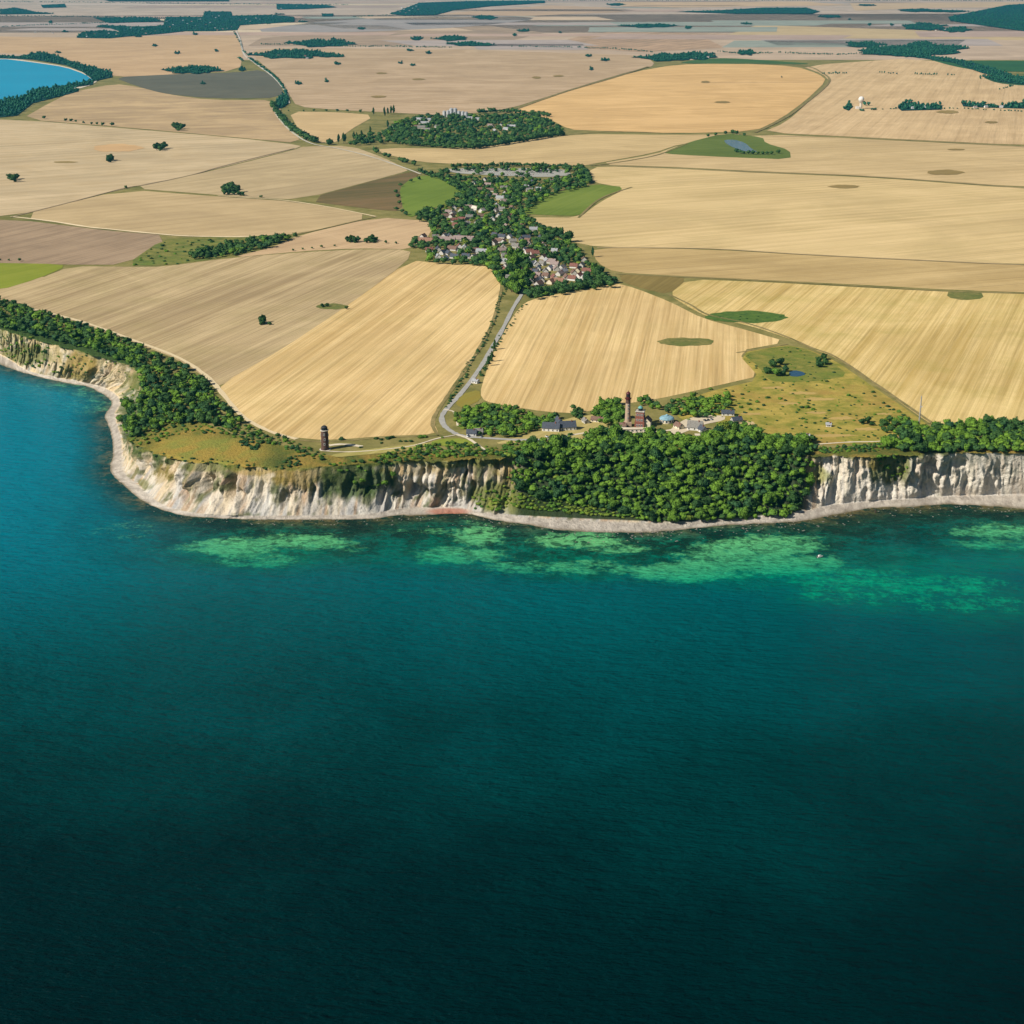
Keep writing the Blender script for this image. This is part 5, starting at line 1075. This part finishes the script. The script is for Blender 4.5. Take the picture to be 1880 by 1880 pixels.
def new_lighthouse():
    p = at(1152, 782); e_ = empty('lighthouse', p); tag(e_, 'tall slim pale brick lighthouse with dark red lantern beside the square tower', 'lighthouse')
    MB().box(-3.6, 3.6, -3.6, 3.6, -1.5, 4.5).build('base', M['yellow_brick'], e_)
    MB().lathe([(2.75, 4.5), (2.55, 10), (2.28, 22.5)], 28).build('shaft', M['yellow_brick'], e_)
    MB().lathe([(2.34, 22.5), (2.26, 26.0), (2.35, 26.2)], 28).build('upper_shaft', M['dark_brick'], e_)
    MB().lathe([(2.4, 26.2), (3.1, 26.8), (3.1, 27.3), (2.3, 27.3)], 28).build('gallery', M['red'], e_)
    r_ = MB()
    for k in range(16):
        a_ = k*math.pi/8; a2 = a_+math.pi/8; r_.bar((3*math.cos(a_), 3*math.sin(a_), 27.3), (3*math.cos(a_), 3*math.sin(a_), 28.4), 0.05); r_.bar((3*math.cos(a_), 3*math.sin(a_), 28.35), (3*math.cos(a2), 3*math.sin(a2), 28.35), 0.05)
    r_.build('railing', M['red'], e_)
    l = MB().lathe([(1.9, 27.3), (1.9, 29.3), (1.9, 31.6)], 20).build('lantern', M['glass'], e_)
    b_ = MB()
    for k in range(10):
        a_ = k*math.pi/5; b_.bar((1.95*math.cos(a_), 1.95*math.sin(a_), 27.3), (1.95*math.cos(a_), 1.95*math.sin(a_), 31.6), 0.14)
    b_.lathe([(1.98, 27.3), (1.98, 28.9)], 20).build('lantern_wall', M['red'], l)
    MB().lathe([(2.2, 31.6), (2.2, 31.9), (1.6, 33.0), (0.7, 33.7), (0.25, 34.0), (0.1, 35.2), (0.02, 35.4)], 20).build('dome', M['red'], e_)
    for z in (8, 12.5, 17, 20.3): put_window(e_, 0, 2.72-z*0.018, z, .8)
    MB().box(-0.6, 0.6, -3.66, -3.55, 0, 2.3).build('door', M['wood'], e_)
def square_tower():
    p = at(1175, 783); e_ = empty('square_tower', (p[0], p[1], p[2]), R(-14)); tag(e_, 'square red brick lighthouse with teal lantern between slim lighthouse and blue-roofed hall', 'lighthouse')
    MB().box(-4.6, 4.6, -4.6, 4.6, -1.5, 5.6).build('lower_storey', M['red_brick'], e_)
    MB().box(-4.1, 4.1, -4.1, 4.1, 5.6, 10.6).build('middle_storey', M['red_brick'], e_)
    MB().box(-3.7, 3.7, -3.7, 3.7, 10.6, 15.2).build('upper_storey', M['red_brick'], e_)
    MB().box(-4.3, 4.3, -4.3, 4.3, 15.2, 15.8).build('cornice', M['concrete'], e_)
    r_ = MB()
    for s in (-1, 1):
        r_.box(-4.2, 4.2, s*4.15-.04, s*4.15+.04, 16.7, 16.8); r_.box(s*4.15-.04, s*4.15+.04, -4.2, 4.2, 16.72, 16.82)
        for q_ in np.linspace(-4.1, 4.1, 7): r_.box(q_-.05, q_+.05, s*4.15-.05, s*4.15+.05, 15.8, 16.7); r_.box(s*4.15-.05, s*4.15+.05, q_-.05, q_+.05, 15.8, 16.7)
    r_.build('railing', M['dark'], e_)
    MB().lathe([(2.2, 15.8), (2.2, 18.2)], 16).build('lantern', M['glass'], e_)
    MB().lathe([(2.5, 18.2), (2.4, 18.6), (1.7, 19.7), (0.6, 20.3), (0.08, 20.6), (0.04, 21.4)], 16).build('dome', M['copper'], e_)
    for z, rad in ((1.5, 4.62), (6.6, 4.12), (11.6, 3.72)):
        for sx in (-2.2, 0, 2.2):
            for ang in (0, -math.pi/2, math.pi/2):
                o = link('window', WM, e_, (rad*math.sin(ang)+sx*math.cos(ang), -rad*math.cos(ang)+sx*math.sin(ang), z)); o.rotation_euler = (0, 0, ang); link('frame', FM, o)
def near_house(name, label, px_, py_, L, W, e, rh, rz, wallm, roofm, cat='house', storeys=1):
    p = at(px_, py_); o = empty(name, p, R(rz)); tag(o, label, cat)
    HOUSE_PTS.append(p[:2])
    MB().prism([(-W/2, -1.2), (W/2, -1.2), (W/2, e), (0, e+rh-0.2), (-W/2, e)], -L/2, L/2).build('wall', M[wallm], o)
    q_ = 0.5; r_ = MB().prism([(-W/2-q_, e-q_*rh/W*2), (0, e+rh+0.05), (W/2+q_, e-q_*rh/W*2), (W/2+q_, e-q_*rh/W*2+.3), (0, e+rh+0.38), (-W/2-q_, e-q_*rh/W*2+.3)], -L/2-.4, L/2+.4).build('roof', M[roofm], o)
    MB().box(-1.0, -0.2, -L*0.25-0.4, -L*0.25+0.4, e+rh*0.6, e+rh+1.2).build('chimney', M['red_brick'], r_)
    for s, ang in ((-1, -math.pi/2), (1, math.pi/2)):
        for sy in np.linspace(-L/2+1.8, L/2-1.8, max(2, int(L/3.6))):
            for k in range(storeys):
                w_ = link('window', WM, o, (s*(W/2+.02), sy, 0.9+k*2.9)); w_.rotation_euler = (0, 0, ang); w_.scale = (1, 1, .8); link('frame', FM, w_)
    for s, ang in ((-1, 0), (1, math.pi)):
        w_ = link('window', WM, o, (0, s*(L/2+.02), e+0.1)); w_.rotation_euler = (0, 0, ang); w_.scale = (1, 1, .7); link('frame', FM, w_)
        MB().box(-W/4-.5, -W/4+.5, min(s*(L/2+.02), s*(L/2+.1)), max(s*(L/2+.02), s*(L/2+.1)), 0, 2.1).build('door', M['wood'], o)
    return o
near_house('keeper_house', 'cream gabled keeper house right of the square brick tower', 1188, 782, 11, 7.5, 5.2, 3.6, -12, 'cream', 'brown')
near_house('keeper_house', 'low pale outbuilding with brown roof left of the slim lighthouse', 1142, 786, 8, 6, 3, 2.2, 75, 'white', 'brown')
near_house('restaurant', 'dark slate-roofed restaurant, left one of the dark roof cluster', 1012, 790, 16, 9, 3.4, 4.2, 80, 'white', 'slate', 'restaurant')
near_house('restaurant', 'dark slate-roofed restaurant, middle one of the dark roof cluster', 1026, 783, 15, 9, 3.6, 4.8, 10, 'white', 'slate', 'restaurant')
near_house('restaurant', 'dark slate-roofed restaurant, right one of the dark roof cluster', 1042, 788, 15, 9, 3.4, 4.6, 100, 'white', 'slate', 'restaurant')
near_house('thatched_house', 'grey thatched house behind the dense wood by the gravel yard', 1276, 788, 14, 9, 3.2, 5.0, 75, 'white', 'thatch')
near_house('thatched_house', 'small dark-roofed shed right of the grey thatched house', 1290, 793, 9, 6, 2.8, 3.4, 20, 'white', 'slate', 'shed')
near_house('cottage', 'small white cottage with dark roof at the road bend', 866, 799, 9, 6, 2.8, 2.8, 85, 'white', 'slate', 'cottage')
near_house('cottage', 'small grey-roofed cottage hidden in the trees behind the road verge', 878, 797, 8, 6, 2.8, 2.8, 100, 'white', 'thatch', 'cottage')
near_house('barn', 'low barn with brown roof in the dry grass left of the lighthouses', 1097, 774, 12, 6, 2.4, 2.4, 70, 'cream', 'brown', 'barn')
near_house('barn', 'long dark shed behind the ochre meadow edge near the lighthouse copse', 1336, 762, 12, 6, 2.6, 2.4, 85, 'white', 'slate', 'shed')
near_house('white_shed', 'white shed at the cliff edge beside the big wood', 1478, 806, 8, 5, 3, 2.0, 80, 'white', 'palegrey', 'shed')
near_house('white_shed', 'little white shed among the roadside bushes', 873, 703, 7, 5, 2.6, 1.6, 60, 'white', 'palegrey', 'shed')
near_house('white_shed', 'pale shed beside the lowest trees of the near village road', 942, 530, 12, 8, 3, 2.4, 90, 'white', 'palegrey', 'shed')
near_house('white_shed', 'tiny white hut alone in the lower part of the ochre meadow', 1521, 783, 5, 4, 2.4, 1.4, 80, 'white', 'palegrey', 'hut')
near_house('cottage', 'small brown-roofed cottage between the domed hall and the gravel yard', 1246, 786, 9, 6, 2.8, 2.6, 30, 'cream', 'brown', 'cottage')
near_house('barn', 'small weathered shed at the left edge of the lighthouse copse', 1075, 776, 8, 5, 2.4, 2.0, 20, 'wallgrey', 'thatch', 'shed')
near_house('cottage', 'small slate-roofed cottage at the right end of the gravel yard', 1352, 775, 10, 6, 2.8, 2.6, 110, 'wallgrey', 'slate', 'cottage')
def blue_hall():
    p = at(1224, 775); o = empty('domed_hall', p, R(8)); tag(o, 'low round-cornered hall with pale blue domed roof right of the square tower', 'hall')
    MB().lathe([(6.6, -1.5), (6.6, 3.6)], 12).build('wall', M['cream'], o)
    for k in range(12):
        a_ = k*math.pi/6+math.pi/12; w_ = link('window', WM, o, (6.4*math.sin(a_), -6.4*math.cos(a_), 1.1)); w_.rotation_euler = (0, 0, a_); w_.scale = (1.6, 1, 1); link('frame', FM, w_)
    MB().lathe([(7.2, 3.5), (7.2, 3.9), (6.1, 5.2), (4.2, 6.1), (2.1, 6.5), (1.2, 6.6), (1.2, 7.5), (0.2, 8.0)], 24).build('roof', M['tealroof'], o)
blue_hall()
def flat_building(px_, py_, L, W, h, rz, label, name='terrace_building'):
    p = at(px_, py_); o = empty(name, p, R(rz)); tag(o, label, 'building')
    MB().box(-L/2, L/2, -W/2, W/2, -1.5, h).build('wall', M['concrete'], o)
    MB().box(-L/2-.4, L/2+.4, -W/2-.4, W/2+.4, h, h+.4).build('roof', M['sand'], o)
    for x in np.linspace(-L/2+2, L/2-2, max(2, int(L/4))):
        w_ = link('window', WM, o, (x, -W/2-.02, .8)); w_.scale = (1.6, 1, .8); link('frame', FM, w_)
    MB().box(-.6, .6, -W/2-.1, -W/2-.02, 0, 2.1).build('door', M['wood'], o)
flat_building(1168, 792, 28, 4.5, 2.8, 2, 'long flat-roofed building in front of the two lighthouses')
flat_building(1290, 803, 14, 5, 2.4, -3, 'small flat-roofed building below the thatched house')
round_tower(); new_lighthouse(); square_tower()
def mast():
    p = at(1687, 781); o = empty('lattice_mast', p); tag(o, 'thin grey lattice mast rising from the cliff-top trees', 'mast')
    H = 29.0
    for k in range(3):
        a_ = k*2.094; MB().bar((0.8*math.cos(a_), 0.8*math.sin(a_), -1), (0.3*math.cos(a_), 0.3*math.sin(a_), H), 0.20).build('leg', M['grey'], o)
    b_ = MB(); n = 16
    for j in range(n):
        z0, z1 = j*H/n, (j+1)*H/n; r0, r1_ = .8-.5*z0/H, .8-.5*z1/H
        for k in range(3):
            a_, a2 = k*2.094, (k+1)*2.094; b_.bar((r0*math.cos(a_), r0*math.sin(a_), z0), (r1_*math.cos(a2), r1_*math.sin(a2), z1), 0.10)
    b_.build('bracing', M['grey'], o); MB().lathe([(0.08, H), (0.04, H+2.5)], 8).build('aerial', M['red'], o)
    MB().box(.5, 1.6, -.4, .4, H*.62, H*.62+1.1).build('antenna_box', M['white'], o)
mast()
def radar_dome():
    p = land(1580, 200); o = empty('radar_dome', (p[0], p[1], p[2])); tag(o, 'white ball-shaped radar dome on a tower in the far right fields', 'radar tower')
    MB().lathe([(5, -1), (4.4, 2), (4.4, 20), (7.5, 22), (7.5, 23)], 20).build('tower', M['concrete'], o)
    r_ = 9.5; MB().lathe([(max(.05, r_*math.sin(t_)), 31-r_*math.cos(t_)) for t_ in np.linspace(0.5, math.pi, 14)], 24).build('dome', M['white'], o, True)
    MB().box(-16, -5, -6, 6, -1, 8).build('annex', M['white'], o)
radar_dome()
def silo(x, y, r_, h_, lab):
    p = land(x, y); o = empty('grain_silo', p); tag(o, lab, 'silo', 'silos of the farther village')
    MB().lathe([(r_, -1), (r_, h_)], 18).build('drum', M['grey'], o); MB().lathe([(r_*1.05, h_), (r_*.2, h_+r_*.5), (.1, h_+r_*.55)], 18).build('roof', M['palegrey'], o)
for k, (x, y) in enumerate([(816,216),(823,215),(829,215),(836,215),(843,216),(850,217),(856,218)]):
    silo(x, y, 5.6 if k not in (2, 3) else 6.6, 19 if k not in (2, 3) else 25, f'{ORD[k]} pale silo from the left behind the farther village')
# far town houses: small white gabled houses between the trees
TH = [(158,64),(174,63),(200,62),(214,64),(268,62),(276,61),(160,68),(240,52),(262,54),(285,58),(300,44),(306,40),(312,50),(318,46),(330,41),(336,38),(344,44),(352,40),(358,48),(364,36),(371,41),(368,36),(378,46),(386,42),(391,30),(396,33),(402,30),(395,52),(399,56),(409,54),(418,53),(424,50),(440,38),(452,36),(460,40),(470,34),(478,36),(493,28),(500,30),(97,61),(65,60),(516,16),(545,12),
      (735,22),(742,18),(748,14),(752,20),(758,16),(764,12),(768,18),(745,24),(738,14),(560,104),(564,108),(512,103),(1300,106),(1278,108),(1718,56),(1735,55),(1790,199),(1810,198),(1838,198),(1676,200),(1700,198)]
TH = sorted(TH); hm = {}
for k, (x, y) in enumerate(TH):
    p = land(x, y+1.0); far_s = 1.0/pxm(p)*3.0; L = float(min(max(far_s*.8, 10), 17))
    rf = ['palegrey', 'pink', 'palegrey', 'palegrey', 'tile'][k % 5]
    wa, ro, ch, wn = house_meshes(rf, 14)
    zone = 'far town at the upper left' if x < 560 and y < 80 else ('far town at the top middle' if 700 < x < 800 else 'scattered far farmsteads')
    e_ = empty('distant_house', (p[0], p[1], p[2]+4), R(RS.uniform(60, 110)), L/12.0); tag(e_, f'tiny white-walled house with {RN[rf]} roof in the {zone}', 'house', 'houses of the '+zone)
    link('wall', wa, e_); link('roof', ro, e_)
# parked cars
def car_meshes(paint):
    body = MB(); body.prism([(-2.1, .35), (2.1, .35), (2.15, .8), (1.2, .95), (-1.9, .98), (-2.15, .8)], -.85, .85)
    cab = MB(); cab.prism([(1.1, .95), (.5, 1.45), (-1.3, 1.48), (-1.85, .97)], -.75, .75)
    return body.mesh('body', M[paint]), cab.mesh('window', M['glass'])
WHEEL = MB().prism([(.32*math.cos(a_), .32+.32*math.sin(a_)) for a_ in np.linspace(0, 6.28, 11)[:-1]], -.1, .1).mesh('wheel', M['tyre'])
CM = {k: car_meshes(k) for k in ('carwhite', 'carsilver', 'cardark', 'carred')}; CN = dict(carwhite='white', carsilver='silver', cardark='dark', carred='red')
def car(p, rz, k, lab, grp):
    e_ = empty('parked_car', p, rz); tag(e_, lab.format(CN[k]), 'car', grp); bo, ca = CM[k]
    link('body', bo, e_); link('window', ca, e_)
    for x in (-1.3, 1.3):
        for y in (-.78, .78): link('wheel', WHEEL, e_, (x, y, 0))
kinds = ['carwhite', 'carsilver', 'carwhite', 'cardark', 'carsilver', 'carred', 'carwhite']; n = 0
for row, (y0, xa, xb) in enumerate([(312, 840, 1035), (315, 850, 1040), (318, 895, 1030), (321, 910, 1005)]):
    pa, pb = land(xa, y0), land(xb, y0+.6); L = pb[0]-pa[0]; q_ = 0.0
    while q_ < L:
        if RS.rand() < .8:
            p = pa+(pb-pa)*q_/L; p[2] = zg(p[1])+.45; car(p, math.pi/2+RS.uniform(-.06, .06), kinds[RS.randint(7)], '{} car parked in the '+ORD[row]+' row behind the dark hedge of the near village', 'cars on the parking lot'); n += 1
        q_ += 5.0
for x, y, k in [(1294,773,'cardark'),(1300,772,'cardark'),(1306,771,'carsilver'),(1272,780,'carwhite'),(1346,783,'cardark'),(860,802,'carwhite'),(884,803,'carsilver'),(1004,803,'carwhite')]:
    p = at(x, y); car(p+np.array([0, 0, .35]), R(RS.uniform(60, 120)), k, '{} car '+{1294:'leftmost of three on the gravel yard',1300:'middle of three on the gravel yard',1306:'rightmost of three on the gravel yard',1272:'at the left end of the gravel yard',1346:'alone beside the small gravel patch',860:'by the cottage at the road bend',884:'on the road verge near the copse',1004:'on the road left of the restaurants'}[x], 'cars near the lighthouses')
# boat, mark post, boulders
def boat():
    p = plane(1505, 1023, 0.0); o = empty('motor_boat', p, R(25)); tag(o, 'small white motor boat on the green water off the wooded cape', 'boat')
    st = [(-2.6, .95, .75), (-1, 1.1, .75), (.8, 1.0, .8), (2.2, .55, .95), (3.1, .05, 1.05)]; v = []; f_ = []
    for x, hw, z in st: v += [(x, -hw, z), (x, -hw*.7, -.25), (x, hw*.7, -.25), (x, hw, z)]
    for i in range(4):
        for j in range(3): a_ = i*4+j; f_.append((a_, a_+4, a_+5, a_+1))
        f_.append((i*4+3, i*4+7, i*4+4, i*4))
    f_.append((0, 1, 2, 3)); f_.append((19, 18, 17, 16))
    MB().add(v, f_).build('hull', M['white'], o); c_ = MB().prism([(-1.4, .76), (1.2, .8), (.8, 1.9), (-1.2, 1.9)], -.75, .75).build('cabin', M['white'], o)
    MB().box(-.9, .6, -.78, .78, 1.25, 1.65).build('window', M['glass'], c_); MB().box(-3.0, -2.65, -.25, .25, -.2, 1.1).build('outboard_motor', M['dark'], o)
    MB().box(-2.55, -1.45, -.8, .8, .75, .82).build('deck', M['dark'], o)
boat()
def post(x, y, h_, lab):
    p = plane(x, y, 0.0); o = empty('mooring_post', p); tag(o, lab, 'post'); MB().lathe([(.55, -2), (.5, h_)], 10).build('pile', M['wood'], o); MB().lathe([(.75, h_), (.7, h_+.4), (.2, h_+.7)], 10).build('cap', M['dark'], o)
post(1607, 942, 3.4, 'dark timber post at the waterline below the right chalk cliff')
post(1177, 982, 1.6, 'short dark post in shallow water below the wooded slope')
bd = []
for k in range(260):
    x = RS.uniform(240, 1870); sy = np.interp(x, [s[0][0] for s in ROWS[13:]], [s[0][1] for s in ROWS[13:]]); p = plane(x, sy+RS.uniform(-4, 10)**1.0, 0.0)
    bd.append((p, RS.uniform(.35, 1.1), RS.uniform(.3, .8), 0.05))
for k in range(90):
    x = RS.uniform(700, 1870); sy = np.interp(x, [s[0][0] for s in ROWS[13:]], [s[0][1] for s in ROWS[13:]]); bd.append((plane(x, sy+RS.uniform(2, 22), 0.0), RS.uniform(.6, 1.5), RS.uniform(.3, .7), -.05))
merged(bd, TINY, 'beach_boulders', M['stone'], 'dark boulders strewn along the waterline', 'boulders')
# debris fans of fallen chalk at the cliff foot
# ---------------------------------------------------------------- air between the camera and the far land
hb = MB().box(-19000, 19000, -1900, 47000, -6, 490).mesh('haze'); hz = link('haze', hb); tag(hz, 'thin blue summer haze over the plain', None, None, 'stuff')
hm_ = bpy.data.materials.new('haze_air'); hm_.use_nodes = True; t = hm_.node_tree; t.nodes.clear()
vo = N(t, 'ShaderNodeVolumePrincipled'); vo.inputs['Color'].default_value = (0.03, 0.42, 0.68, 1); vo.inputs['Density'].default_value = 2.2e-5; vo.inputs['Anisotropy'].default_value = 0.2
ou = N(t, 'ShaderNodeOutputMaterial'); t.links.new(vo.outputs[0], ou.inputs['Volume']); hb.materials.append(hm_)
